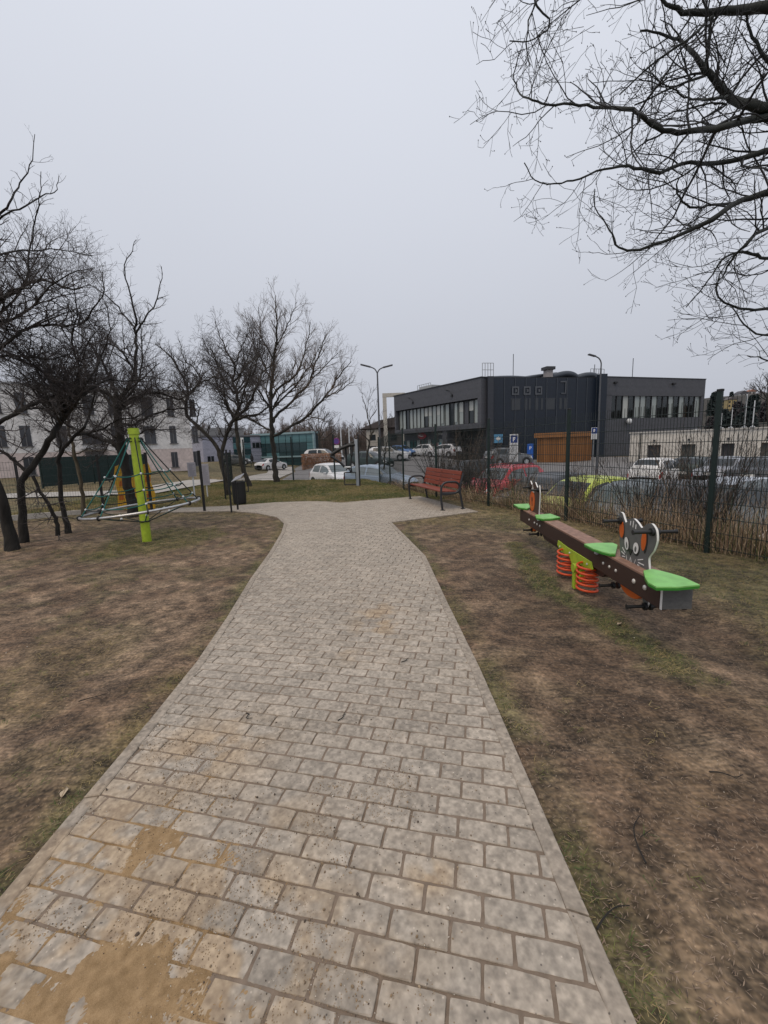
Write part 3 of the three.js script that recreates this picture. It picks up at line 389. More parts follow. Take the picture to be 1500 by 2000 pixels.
{ // long cream garage wall
  const a = at(1229, 895, 41), b = at(1640, 895, 31), w = wallFrame([a.x, a.z], [b.x, b.z]), y0 = land(a.x, a.z) - 0.2, g = thing('garage_row', 'long low cream concrete garage row with dark doorways under a terrace', 'building', [0, y0, 0]), Ht = at(1229, 847, 41).y - y0, cm = wallMat([0.68, 0.65, 0.59]);
  const doors = []; for (const [x0, x1] of [[1264, 1290], [1330, 1358], [1408, 1434], [1486, 1512], [1560, 1590]]) { const f = (px) => { const r = ray(px, 880), dx = b.x - a.x, dz = b.z - a.z, det = r.x * dz - r.z * dx, s = (a.x * dz - a.z * dx) / det; return (Math.hypot(r.x * s - a.x, r.z * s - a.z)); }; doors.push([f(x0), f(x1)]); }
  let x = 0; const wall = new MB(); for (const [d0, d1] of doors) { wall.box((x + d0) / 2, Ht / 2, -0.2, d0 - x, Ht, 0.4, w.m); wall.box((d0 + d1) / 2, (Ht + 1.75) / 2, -0.2, d1 - d0, Ht - 1.75, 0.4, w.m); x = d1; } wall.box((x + w.L) / 2, Ht / 2, -0.2, w.L - x, Ht, 0.4, w.m).to('wall', cm, g);
  doors.forEach(([d0, d1], k) => new MB().box((d0 + d1) / 2, 0.87, -0.36, d1 - d0, 1.74, 0.08, w.m).to('garage_door', k % 2 ? std([0.07, 0.075, 0.07], 0.6) : std([0.035, 0.035, 0.04], 0.6), g));
  new MB().box(w.L / 2, Ht + 0.06, -2.9, w.L + 0.2, 0.12, 6, w.m).to('roof_slab', wallMat([0.5, 0.49, 0.46]), g); new MB().box(0.15, Ht / 2, -3, 0.3, Ht, 5, w.m).to('side_wall', cm, g);
  new MB().tube([V(0.9, 0.3, 0.06), V(0.9, Ht, 0.06)].map((v) => v.applyMatrix4(w.m)), 0.05, 6).to('downpipe', M.black, g);
  for (const f of doors) new MB().box((f[0] + f[1]) / 2, 2.15, 0.05, 0.16, 0.16, 0.1, w.m).to('lamp', M.charcoal, g);
  for (const [px, h] of [[1428, 1.2], [1447, 1.6], [1474, 2.6], [1491, 2.1]]) { const r = at(px, 838, 33.5), s = thing('terrace_post', 'pale slim ' + (h > 2.3 ? 'tallest' : h > 2 ? 'rightmost' : h > 1.4 ? 'second' : 'short leftmost') + ' post standing on the terrace edge above the cream garages', 'post', [r.x, y0 + Ht + 0.12, r.z - 1]); new MB().tube([V(0, 0, 0), V(0, h, 0)], 0.05, 6).to('shaft', M.plasticPale, s); new MB().box(0, 0.04, 0, 0.22, 0.08, 0.22).to('foot', M.plasticPale, s); }
}
{ // white apartment block on the left
  const b = [-19.8, -45], a = [-46, -22.5], w = wallFrame(a, b), L = w.L, g = thing('apartment_block', 'long white rendered apartment block with pinkish ground floor behind the trees', 'building', [0, -0.3, 0]), white = wallMat([0.82, 0.81, 0.80]), pink = wallMat([0.70, 0.60, 0.57]), win = std([0.045, 0.048, 0.055], 0.12), fr = std([0.12, 0.12, 0.125], 0.6);
  new MB().box(L / 2, 5.1, -6, L, 5.6, 12, w.m).to('upper_wall', white, g); new MB().box(L / 2, 1.15, -6, L - 0.03, 2.3, 11.97, w.m).to('lower_wall', pink, g); new MB().box(L / 2, 7.98, -6, L + 0.3, 0.16, 12.3, w.m).to('roof_edge', std([0.3, 0.31, 0.32], 0.7), g);
  const px = (x) => { const r = ray(x, 850), dx = b[0] - a[0], dz = b[1] - a[1], s = (a[0] * dz - a[1] * dx) / (r.x * dz - r.z * dx); return Math.hypot(r.x * s - a[0], r.z * s - a[1]); };
  const window = (x, y, ww, h) => { const p = new MB().box(x, y, 0.005, ww, h, 0.05, w.m).to('window', win, g); new MB().box(x, y, 0.03, 0.06, h, 0.06, w.m).box(x, y - h / 2 - 0.04, 0.05, ww + 0.2, 0.07, 0.14, w.m).to('frame', fr, p); };
  for (const [x, ww] of [[381, 0.55], [338, 0.6], [293, 1.0], [228, 0.8], [180, 0.8], [120, 0.8], [50, 0.7], [0, 0.7], [-60, 0.7]]) { window(px(x), 6.4, ww, 1.7); if (x !== 180) window(px(x), 3.7, ww, 1.7); else window(px(x), 3.4, 1.6, 0.9); if (x > 320 || (x < 60 && x > 20)) window(px(x - 2), 1.2, ww, 1.5); }
  const grn = px(180); new MB().box(grn, 2.45, 0.3, 1.9, 0.12, 0.7, w.m).to('canopy', std([0.2, 0.2, 0.2], 0.6), g); new MB().box(grn, 1.3, 0.03, 1.4, 1.9, 0.06, w.m).to('door', fr, g);
}
{ // dark green screen fence in front of it
  const a = at(88, 965, 22), b = at(292, 935, 28), w = wallFrame([a.x, a.z], [b.x, b.z]), s = thing('screen_fence', 'long dark green fabric screen fence in front of the white block', 'fence', [0, 0, 0]); const n = 7;
  for (let k = 0; k <= n; k++) new MB().box(k * w.L / n, 0.78, -0.06, 0.07, 1.65, 0.07, w.m).to('post', M.greenPost, s);
  for (let k = 0; k < n; k++) new MB().box((k + 0.5) * w.L / n, 0.82, 0, w.L / n - 0.03, 1.5, 0.03, w.m).to('fabric_panel', std([0.012, 0.032, 0.03], 0.8, { map: grain1 }), s);
}
{ // lilac-grey building with glass pavilion in the distance
  const y0 = -2.05, a = at(400, 915, 66), b = at(548, 915, 76), c = at(616, 915, 70), g = thing('glass_pavilion', 'pale lilac two-storey building with a teal glass pavilion beyond the road', 'building', [0, y0, 0]);
  const w = wallFrame([a.x, a.z], [b.x, b.z]), w2 = wallFrame([b.x - 4, b.z + 2], [c.x, c.z]), lil = wallMat([0.40, 0.41, 0.50]), teal = std([0.022, 0.052, 0.06], 0.08), tealP = std([0.08, 0.18, 0.2], 0.15), fr = std([0.22, 0.33, 0.36], 0.5);
  new MB().box(w.L / 2, 2.9, -5, w.L, 5.8, 10, w.m).to('wall', lil, g); new MB().box(w.L / 2, 6.0, -5, w.L + 0.3, 0.25, 10.3, w.m).to('roof', std([0.15, 0.15, 0.16], 0.7), g);
  for (const [x0, z, ww] of [[0.05, 0.15, 0.22], [0.3, 0.1, 0.3]]) new MB().box(w.L * (x0 + ww / 2), 6.75, -5, w.L * ww, 1.2, 6, w.m).to('roof_unit', std([0.2, 0.2, 0.2], 0.7), g);
  for (const [t, y, ww, h] of [[0.66, 4.4, 1.1, 0.9], [0.72, 4.4, 1.1, 0.9], [0.72, 1.1, 2.0, 0.7], [0.08, 2.5, 1.0, 0.8], [0.86, 4.4, 1.1, 0.9]]) { const p = new MB().box(w.L * t, y, 0.03, ww, h, 0.08, w.m).to('window', M.carGlass, g); new MB().box(w.L * t, y, 0.08, 0.07, h, 0.04, w.m).to('frame', lil, p); }
  for (const t of [0.43, 0.53]) for (let k = 0; k < 5; k++) new MB().box(w.L * t, 1.4 + k * 0.98, 0.05, 1.7, 0.9, 0.1, w.m).to('glass_strip', k % 2 ? tealP : teal, g);
  new MB().box(w.L * 0.48, 3, 0.1, 0.5, 5.4, 0.3, w.m).to('white_pier', M.whitePrint, g);
  const n = 9, sx = w2.L / n; new MB().box(w2.L / 2, 3, -0.8, w2.L, 6, 1.5, w2.m).to('pavilion_core', std([0.015, 0.03, 0.035], 0.9), g);
  for (let k = 0; k < n; k++) for (let j = 0; j < 4; j++) new MB().box((k + 0.5) * sx, 0.8 + j * 1.5, 0.02, sx - 0.1, 1.42, 0.08, w2.m).to('pane', hash(k, j, 2) > 0.75 || j === 3 ? tealP : teal, g);
  new MB().box(w2.L / 2, 6.15, -0.7, w2.L + 0.4, 0.3, 2, w2.m).box(w2.L / 2, 2.33, 0.1, w2.L, 0.25, 0.3, w2.m).box(w2.L, 3, -0.1, 0.3, 6, 0.5, w2.m).to('pavilion_frame', fr, g);
}
{ // houses behind the dark block, centre
  const c = at(752, 868, 92), y0 = land(c.x, c.z) - 0.3, g = thing('frame_house', 'brown villa with wide eaves and a tall cream portal frame beside the office block', 'house', [c.x, y0, c.z]), k = 92 / FOCAL;
  new MB().box(0, 3.0, -3, 7.2, 6, 6).to('wall', wallMat([0.14, 0.12, 0.115]), g); new MB().box(-2.6, 3.2, 0.2, 2.6, 5.2, 1).to('pale_bay', wallMat([0.5, 0.47, 0.42]), g); new MB().prism([[-5.2, 6.0], [-1, 7.7], [4.4, 8.6], [4.4, 6.2]], -6, 1.2).to('roof', std([0.07, 0.06, 0.06], 0.8), g);
  new MB().box(0.2, 6, 1.6, 0.8, 12.6, 0.8).box(4, 6, 1.6, 0.8, 12.6, 0.8).box(2.1, 12.68, 1.6, 4.64, 0.75, 0.84).to('portal_frame', wallMat([0.55, 0.53, 0.48]), g);
  for (const [x, y] of [[-2.6, 4.2], [-2.6, 1.8], [1.9, 4], [1.9, 1.6]]) new MB().box(x, y, 0.72 - (x > 0 ? 0.7 : 0), 1.3, 1.2, 0.08).to('window', M.carGlass, g);
}
{ // orange-brown hedge by the road and its low kerb wall
  const a = at(590, 905, 46), b = at(667, 905, 46), y0 = land(a.x, a.z), g = thing('beech_hedge', 'clipped orange-brown winter hedge beside the road', 'hedge', [a.x, y0, a.z]), L = b.x - a.x; const mb = new MB(); seed(66);
  for (let k = 0; k < 11000; k++) { const x = rr(0, L), y = rr(0.05, 1.75), z = rr(-0.5, 0.5); mb.add(leafGeo(), new THREE.Matrix4().compose(V(x, y, z), new THREE.Quaternion().setFromEuler(new THREE.Euler(rr(0, 6), rr(0, 6), rr(0, 6))), V(1, 1, 1).multiplyScalar(rr(0.05, 0.1)))); }
  mb.to('leaves', std([0.34, 0.18, 0.10], 0.9, { side: THREE.DoubleSide }), g); const st = new MB(); for (let k = 0; k < 60; k++) { const x = rr(0, L), z = rr(-0.4, 0.4); st.tube([V(x, 0, z), V(x + rr(-0.2, 0.2), 1.7, z)], 0.015, 3); } st.to('stems', M.twigBrown, g);
}
function leafGeo() { if (!leafGeo.g) { const g = new THREE.BufferGeometry(); g.setAttribute('position', new THREE.Float32BufferAttribute([-0.5, 0, 0, 0, 0.1, -0.4, 0.5, 0, 0, 0, 0.1, 0.4], 3)); g.setIndex([0, 1, 2, 0, 2, 3]); g.computeVertexNormals(); leafGeo.g = g; } return leafGeo.g; }


// ---------------------------------------------------------------- welded-mesh fences
function fence(name, label, pts, o = {}) {                               // posts at pts, a welded panel between each two
  const g = thing(name, label, 'fence'), H = o.h || 2.03, pm = o.post || M.greenPost, skip = o.skip || [];
  pts.forEach(([x, z], i) => { const y = land(x, z), q = pts[Math.min(i + 1, pts.length - 1)], p = pts[Math.max(i - 1, 0)], a = Math.atan2(-(q[1] - p[1]), q[0] - p[0]), m = T(x, y, z, a); new MB().rbox(0, H / 2 + 0.02, 0, 0.06, H + 0.14, 0.045, 0.006, m).to('post', pm, g); new MB().rbox(0, H + 0.1, 0, 0.068, 0.03, 0.052, 0.006, m).to('post_cap', M.black, g); });
  for (let i = 0; i < pts.length - 1; i++) {
    if (skip.includes(i)) continue;
    const [ax, az] = pts[i], [bx, bz] = pts[i + 1], L = Math.hypot(bx - ax, bz - az), ya = land(ax, az), yb = land(bx, bz), P = (t, h) => V(lerp(ax, bx, t), lerp(ya, yb, t) + h, lerp(az, bz, t)), mb = new MB(), n = Math.round(L / (o.gap || 0.05)), hz = new MB(), r = o.r || 0.0028;
    for (let k = 1; k < n; k++) mb.tube([P(k / n, 0.04), P(k / n, H)], r, 3, false);
    for (let h = 0.08; h < H; h += 0.2) hz.tube([P(0.012, h), P(1 - 0.012, h)], r * 1.15, 4, false);
    mb.to('upright_wires', M.wire, g, { kind: 'stuff' }); hz.to('cross_wires', M.wire, g, { kind: 'stuff' });
  }
  return g;
}
fence('mesh_fence', 'dark green welded mesh fence between the play area and the car park', [[6.18, -0.9], [5.27, -3.24], [4.36, -5.58], [3.55, -8.15], [2.62, -10.5], [1.6, -12.7], [0.73, -14.92], [0.3, -17.3], [-0.14, -19.54], [-2.3, -20.5], [-4.5, -21.4], [-7.25, -22.5]], { r: 0.0042 });
fence('mesh_fence', 'black posted mesh fence along the lawn behind the climbing net', [[-4.83, -11.32], [-6.4, -11.6], [-7.95, -11.95], [-9.6, -11.2], [-11.2, -10.2], [-12.8, -9.2]], { h: 1.5, post: M.blackPost, skip: [0], gap: 0.06 });
fence('mesh_fence', 'short mesh fence with black posts beside the litter bin', [[-4.0, -11.02], [-5.2, -13.9], [-6.1, -16.3], [-6.9, -19.5], [-7.22, -22.3]], { h: 1.5, post: M.blackPost, skip: [0] });
{ // pale edging strip at the foot of the lawn fence
  const pts = [[-7.9, -11.85], [-9.6, -11.1], [-11.2, -10.1], [-12.8, -9.1]], g = thing('fence_plinth', 'low pale concrete plinth under the lawn fence', 'plinth');
  for (let i = 0; i < 3; i++) { const w = wallFrame(pts[i], pts[i + 1]); new MB().rbox(w.L / 2, 0.03, 0, w.L - 0.02, 0.16, 0.05, 0.008, w.m).to('plinth_board', M.concrete, g); }
}

// ---------------------------------------------------------------- bare trees
const arc = (pts) => { const l = [0]; for (let i = 1; i < pts.length; i++) l.push(l[i - 1] + pts[i].distanceTo(pts[i - 1])); return l; };
function sprout(mb, pts, rad, level, P) {
  const ls = arc(pts), L = ls[ls.length - 1], n = Math.max(1, Math.round(L * P.dens[level] * rr(0.8, 1.2)));
  for (let k = 0; k < n; k++) {
    const t = P.t0[level] + (1 - P.t0[level]) * (k + rnd()) / n, d = t * L; let i = 1; while (i < ls.length - 1 && ls[i] < d) i++;
    const f = (d - ls[i - 1]) / Math.max(1e-5, ls[i] - ls[i - 1]), o = pts[i - 1].clone().lerp(pts[i], f), tan = pts[i].clone().sub(pts[i - 1]).normalize();
    const ax = V(rr(-1, 1), rr(-1, 1), rr(-1, 1)).cross(tan).normalize(), dir = tan.applyAxisAngle(ax, rr(P.a0, P.a1)); dir.y += P.up * rnd(); dir.normalize();
    const len = P.len[level] * rr(0.45, 1.25) * (1 - 0.6 * t), r0 = Math.min(rad(t) * 0.62, P.rad[level] * rr(0.7, 1.3)), r1 = Math.max(P.rmin, r0 * 0.4), sg = P.seg[level], c = [o];
    for (let s = 0; s < sg; s++) { dir.x += rr(-1, 1) * P.wig; dir.y += rr(-1, 1) * P.wig + P.curl; dir.z += rr(-1, 1) * P.wig; dir.normalize(); c.push(c[s].clone().addScaledVector(dir, len / sg)); }
    mb.tube(c, (q) => lerp(r0, r1, q), level > 1 ? 3 : 5, false);
    if (P.bud && level + 1 >= P.dens.length) mb.add(budGeo, new THREE.Matrix4().compose(c[sg], new THREE.Quaternion(), V(P.bud, P.bud * 1.6, P.bud)));
    if (level + 1 < P.dens.length) sprout(mb, c, (q) => lerp(r0, r1, q), level + 1, P);
  }
}
const budGeo = new THREE.OctahedronGeometry(1, 0);
const smooth = (pts, n) => new THREE.CatmullRomCurve3(pts, false, 'centripetal').getPoints(n || pts.length * 3);
const sparse = (l) => Object.assign(l, { sparse: true });                 // a leader that carries few, short shoots
function tree(name, label, depth, trunks, limbs, P, o = {}) {           // trunks, limbs: [[px, py, radius px, depth offset?] ...] as seen in the photograph
  const g = thing(name, label, 'tree', [0, 0, 0], 0, o.group); seed(o.seed || 1); const twigs = new MB(), bark = o.bark || M.bark, K = depth / FOCAL;
  const run = (l, part, isTrunk) => {
    const pts = l.map(([x, y, r, dz]) => { const p = at(x, y, depth + (dz || 0)); if (r === 'g') p.y = 0; return p; });
    if (isTrunk) { const p = pts[0]; p.y = land(p.x, p.z) - 0.12; }
    const c = smooth(pts), R = l.map((q) => q[2] * K * (o.rs || 0.66)), rad = (t) => { const f = t * (R.length - 1), i = Math.min(R.length - 2, Math.floor(f)); return Math.max(0.004, lerp(R[i], R[i + 1], f - i)); };
    const w = c.map((p, i) => (i && i < c.length - 1 ? p.add(V(rr(-1, 1), rr(-1, 1), rr(-1, 1)).multiplyScalar(K * 1.6)) : p));
    new MB().tube(w, isTrunk ? (t) => rad(t) * (1 + 0.35 * Math.exp(-t * 14)) : rad, isTrunk ? 10 : 7).to(part, bark, g);
    if (!isTrunk || o.trunkSprout) sprout(twigs, w, rad, 0, l.sparse ? { ...P, dens: P.dens.map((d, k) => d * (k ? 0.8 : 0.6)), len: P.len.map((d) => d * 0.52) } : P);
  };
  for (const [hx, hy, n, x0, x1, y0, y1, r] of o.fill || []) for (let k = 0; k < n; k++) { const tx = rr(x0, x1), ty = rr(y0, y1), dz = rr(-1, 1) * depth * 0.11, sx = rr(-0.18, 0.18) * (ty - hy), sy = rr(-0.12, 0.12) * (tx - hx); limbs.push([[hx + rr(-4, 4), hy + rr(-4, 4), r], [lerp(hx, tx, 0.35) + sx, lerp(hy, ty, 0.35) + sy, r * 0.66, dz * 0.4], [lerp(hx, tx, 0.7) + sx * 0.6, lerp(hy, ty, 0.7) - sy, r * 0.42, dz * 0.8], [tx, ty, r * 0.2, dz]]); }
  for (const l of trunks) run(l, 'trunk', true); for (const l of limbs) run(l, 'limb', false);
  for (const w of o.world || []) { const pts = smooth(w.p.map((q) => V(...q)), 12); new MB().tube(pts, (t) => lerp(w.r0, w.r1, t), 8).to(w.trunk ? 'trunk' : 'limb', bark, g); if (!w.trunk) sprout(twigs, pts, (t) => lerp(w.r0, w.r1, t), 0, P); }
  twigs.to('crown', o.twig || M.twig, g); return g;
}
const APPLE = { dens: [8.5, 10, 11.5, 7], len: [0.82, 0.46, 0.27, 0.15], rad: [0.013, 0.0075, 0.0045, 0.003], seg: [5, 4, 3, 2], t0: [0.1, 0.12, 0.15, 0.2], a0: 0.5, a1: 1.25, up: 0.3, wig: 0.24, curl: 0.02, rmin: 0.0016 };
const MAPLE = { dens: [4, 6.5, 8, 6], len: [1.35, 0.72, 0.4, 0.22], rad: [0.022, 0.011, 0.007, 0.005], seg: [5, 4, 3, 2], t0: [0.15, 0.2, 0.2, 0.2], a0: 0.35, a1: 0.85, up: 0.3, wig: 0.13, curl: 0.03, rmin: 0.003 };
tree('bare_tree', 'nearest dark leaning tree at the left edge with crown spreading out of the photo', 7.3, [[[24, 1072, 17], [14, 1020, 14], [-6, 950, 12, -0.1], [-40, 880, 11], [-70, 800, 10], [-95, 700, 9, 0.2], [-110, 600, 7]]], [
  [[-70, 800, 8], [-20, 838, 6.5], [0, 824, 6], [40, 803, 5.5], [80, 783, 4.5, 0.4], [120, 770, 3, 0.7]], [[-90, 700, 8], [-50, 700, 6], [0, 682, 5], [27, 658, 4.5, -0.2], [53, 642, 4], [93, 634, 3.5, 0.3], [133, 637, 3], [165, 626, 2.6, 0.5], [181, 605, 2.2], [199, 581, 1.6], [201, 530, 1]],
  [[-100, 640, 8], [-40, 610, 6], [0, 586, 5, -0.4], [53, 557, 4], [77, 547, 3.4], [107, 554, 2.6, 0.3], [139, 565, 2], [175, 557, 1]], sparse([[50, 558, 3], [56, 503, 2.2], [67, 437, 1.8, 0.2], [77, 399, 1.4], [80, 335, 0.8]]),
  sparse([[-110, 600, 6], [-50, 490, 4.5], [0, 420, 3], [21, 394, 2.4], [40, 357, 1.8, 0.3], [61, 317, 1.2], [68, 262, 0.7]]), sparse([[-60, 500, 4], [0, 425, 2.4], [40, 407, 2, -0.3], [83, 383, 1.5], [107, 373, 1.1], [115, 343, 0.7]]), [[-90, 690, 5], [-20, 520, 3.5], [10, 495, 2.6, 0.5], [60, 490, 2], [120, 488, 1.5, 0.8], [180, 500, 1]], [[-80, 740, 6], [-10, 700, 4], [40, 695, 3, 0.6], [95, 700, 2.4], [150, 690, 1.6, 1]],
], APPLE, { seed: 101, fill: [[-40, 640, 5, 40, 190, 470, 700, 4]], bark: M.barkDark, group: 'bare trees left of the path' });
tree('bare_tree', 'crooked dark tree with an elbow-bent trunk second from the left edge', 7.9, [[[45, 1060, 11], [44, 990, 9.5], [43, 940, 9], [58, 918, 8.5], [82, 885, 8, 0.1], [102, 850, 8], [118, 826, 8, 0.2], [128, 800, 7]]], [
  [[56, 925, 5], [30, 900, 4.5], [0, 880, 4], [-30, 868, 3]], [[64, 930, 4.5], [82, 965, 4.5], [100, 995, 5], [110, 1020, 5.5], [113, 1046, 6.5]], [[125, 815, 5.5], [112, 770, 4, -0.3], [80, 725, 3], [50, 700, 2], [10, 640, 1.2]], [[124, 820, 6], [150, 780, 4.5, 0.3], [155, 720, 3.4], [140, 670, 2.4], [150, 610, 1.6, -0.3], [140, 540, 1]], [[128, 812, 5], [165, 770, 3.6, -0.4], [210, 742, 2.6], [250, 745, 1.6], [290, 740, 1]], [[120, 826, 4], [85, 800, 3, 0.4], [50, 795, 2.4], [10, 760, 1.8]], [[126, 805, 4.5], [176, 740, 3, -0.5], [200, 690, 2.2], [215, 640, 1.5], [205, 590, 1]], [[118, 826, 4], [90, 770, 3, -0.6], [70, 720, 2.3], [30, 700, 1.8], [0, 690, 1.2]],
], APPLE, { seed: 102, fill: [[126, 812, 8, 0, 220, 560, 760, 4]], bark: M.barkDark, group: 'bare trees left of the path' });
tree('bare_tree', 'slim dark tree with a kinked stem just left of the climbing net', 8.7, [[[134, 1041, 8], [126, 1005, 6.5], [119, 965, 6], [116, 925, 5.5], [115, 895, 5.5], [125, 876, 5], [148, 850, 4.5], [166, 833, 4]]], [
  [[116, 900, 3], [118, 870, 3], [112, 840, 2.4], [95, 800, 2], [90, 760, 1.2]], [[165, 834, 3.6], [178, 800, 3, 0.3], [185, 760, 2.4], [190, 700, 1.6, -0.2], [183, 650, 1]], [[148, 850, 3.2], [190, 842, 2.6, 0.4], [230, 820, 2], [262, 815, 1.4], [300, 790, 1]],
], APPLE, { seed: 103, bark: M.barkDark, group: 'bare trees left of the path' });
tree('bare_tree', 'tree with a paler brown straight trunk standing at the lawn fence', 11.6, [[[162, 1003, 5.5], [160, 960, 5], [155, 925, 4.8], [147, 890, 4.4], [140, 862, 4], [134, 835, 3.4], [130, 800, 2.6]]], [
  [[146, 890, 2.2], [165, 880, 1.8], [200, 868, 1.3, 0.5], [235, 860, 0.8]], [[134, 835, 2.6], [110, 780, 2, 0.5], [95, 720, 1.4], [80, 660, 0.8]], [[132, 820, 2.6], [150, 760, 1.8, -0.6], [165, 700, 1.3], [160, 640, 0.7]], [[147, 895, 2], [130, 885, 1.6], [105, 880, 1]],
], APPLE, { seed: 104, bark: M.barkPale, group: 'bare trees left of the path' });
tree('bare_tree', 'thick black trunked tree directly behind the climbing net post', 10.9, [[[262, 1006, 15], [256, 975, 13], [248, 940, 12], [243, 900, 12.5], [236, 865, 12], [232, 830, 11], [230, 795, 10], [228, 770, 9]]], [
  [[236, 880, 8], [222, 866, 6.5], [190, 856, 5.5, 0.2], [165, 845, 4.5], [140, 835, 3.5, 0.6], [110, 815, 2]], [[232, 830, 5], [262, 828, 3.6, -0.4], [295, 812, 3], [330, 800, 2.2], [375, 795, 1.2]], sparse([[230, 780, 7], [250, 760, 5.5], [262, 725, 4.6], [266, 690, 4], [265, 650, 3.5, 0.2], [264, 615, 2.8], [252, 570, 2], [243, 525, 1.5], [256, 490, 1], [266, 468, 0.7]]), sparse([[265, 650, 3], [285, 620, 2.2, -0.3], [302, 595, 1.7], [313, 560, 1.2], [315, 520, 0.7]]), sparse([[264, 640, 2.6], [230, 600, 1.9, 0.4], [205, 575, 1.4], [170, 555, 0.9]]), [[230, 790, 6], [205, 765, 4.5], [170, 760, 3.6, -0.3], [120, 745, 2.6], [70, 735, 1.6]], [[228, 770, 6], [215, 740, 4.5, 0.5], [195, 700, 3.4], [170, 665, 2.4], [140, 640, 1.4]], [[232, 800, 5], [280, 772, 3.6, 0.6], [320, 770, 2.8], [350, 778, 2], [390, 760, 1]], [[236, 868, 4.5], [262, 852, 3], [290, 840, 2.2, -0.5], [340, 838, 1.2]], [[262, 725, 3.4], [240, 690, 2.4, -0.5], [215, 672, 1.8], [180, 672, 1]],
], { ...APPLE, len: [1.0, 0.55, 0.32, 0.18] }, { seed: 105, fill: [[231, 800, 5, 110, 330, 610, 780, 4], [236, 860, 3, 120, 350, 760, 850, 3]], bark: M.barkDark, group: 'bare trees left of the path' });
tree('bare_tree', 'gnarled Y-forked tree standing behind the black litter bin', 15.4, [[[446, 968, 8.5], [442, 940, 7.5], [436, 915, 7], [430, 893, 7]]], [
  [[430, 895, 6], [421, 871, 5.5], [397, 841, 5], [365, 812, 4.5, 0.3], [364, 783, 4], [368, 765, 3.6], [362, 747, 3.2, 0.4], [347, 718, 2.4], [324, 686, 1.7], [303, 671, 1]], [[366, 772, 3], [385, 752, 2.6, -0.4], [393, 746, 2.4], [378, 718, 1.8], [361, 703, 1.2], [350, 665, 0.8]], [[364, 785, 2.5], [340, 778, 2, 0.5], [320, 777, 1.6], [280, 765, 1]], [[385, 826, 2], [388, 806, 1.8], [390, 795, 1.6], [380, 788, 1.3], [365, 786, 1]],
  [[432, 893, 6], [435, 877, 5.6], [444, 844, 5.2], [459, 818, 5, -0.2], [485, 792, 4], [500, 759, 3.2, -0.5], [512, 727, 2.4], [525, 717, 1.6]], [[459, 820, 4.5], [480, 813, 3.4, -0.4], [503, 809, 2.8], [523, 795, 2.2], [545, 790, 1.4]], [[393, 746, 2], [420, 735, 1.5, -0.4], [438, 715, 1]], [[485, 792, 2.6], [478, 760, 2, 0.5], [488, 735, 1.4], [500, 700, 0.9]], [[459, 818, 3], [440, 790, 2, 0.6], [425, 750, 1.5], [432, 700, 1]],
], { ...APPLE, dens: [6.2, 8, 9.5, 6], len: [1.0, 0.58, 0.34, 0.2], rmin: 0.003, rad: [0.02, 0.01, 0.0065, 0.0045] }, { seed: 106, fill: [[458, 818, 3, 410, 540, 680, 770, 3], [366, 780, 3, 300, 400, 680, 790, 2.6]], bark: M.bark, group: 'bare trees left of the path' });
tree('bare_tree', 'dark upright tree just right of the forked tree', 18.4, [[[488, 953, 7.5], [480, 930, 6.5], [470, 900, 6], [463, 855, 5.5], [461, 822, 5]]], [
  [[461, 822, 5], [465, 783, 4.5], [459, 760, 4], [456, 742, 3.6, 0.4], [459, 718, 3], [444, 689, 2.2], [432, 663, 1.4], [420, 628, 0.8]], [[457, 745, 3], [480, 715, 2.3, -0.5], [500, 690, 1.6], [505, 660, 1]], [[459, 716, 2], [468, 690, 1.5], [480, 660, 1, 0.5], [485, 640, 0.7]], [[464, 790, 3], [440, 770, 2, 0.6], [420, 740, 1.5], [405, 700, 1]], [[456, 742, 2.4], [430, 715, 1.7, -0.5], [410, 690, 1.2], [395, 660, 0.8]],
], { ...APPLE, dens: [5.6, 7.5, 9, 6], len: [1.15, 0.65, 0.38, 0.22], rmin: 0.0035, rad: [0.022, 0.011, 0.007, 0.005] }, { seed: 107, fill: [[460, 770, 4, 400, 520, 640, 740, 3]], bark: M.bark, group: 'bare trees left of the path' });
tree('bare_tree', 'straight brown maple with fan-shaped crown on the grassy rise near the lamp post', 20.2, [[[541, 944, 9], [537, 915, 7.5], [535, 890, 7], [532, 850, 6.8], [530, 825, 6]]], [
  [[530, 828, 5.5], [529, 795, 5], [529, 755, 4.4], [535, 707, 3.6, 0.3], [540, 665, 2.8], [541, 625, 2, -0.3], [538, 577, 0.9]], [[533, 852, 4], [559, 839, 3.8, -0.6], [597, 815, 3.4], [632, 777, 2.8, -0.9], [652, 751, 2.2], [670, 724, 1.6], [686, 706, 0.9]], [[530, 830, 4.4], [538, 815, 4], [561, 792, 3.6], [603, 748, 2.8, 0.7], [617, 707, 2], [638, 652, 0.9]], [[530, 780, 3.6], [545, 757, 3.2], [573, 736, 2.6, -0.6], [590, 705, 2], [600, 665, 1.4], [606, 630, 0.8]], [[532, 845, 3], [510, 830, 2.6, 0.5], [485, 816, 2], [455, 800, 1.2]], [[529, 795, 2.8], [505, 765, 2.2, -0.5], [490, 735, 1.6], [478, 700, 0.9]], [[530, 745, 2.8], [512, 705, 2.2, 0.5], [497, 677, 1.6], [485, 630, 0.8]], [[535, 705, 2.4], [515, 665, 1.8, -0.4], [508, 640, 1.4], [505, 600, 0.8]], [[538, 680, 2.2], [560, 640, 1.6, 0.5], [572, 610, 1], [580, 590, 0.7]], [[632, 777, 1.8], [660, 765, 1.5], [690, 745, 0.9]], [[603, 748, 1.8], [630, 720, 1.4, 0.8], [660, 690, 0.8]],
], MAPLE, { seed: 108, fill: [[531, 800, 5, 470, 640, 620, 780, 3]], bark: M.bark, twig: M.twigBrown, group: 'bare trees left of the path' });
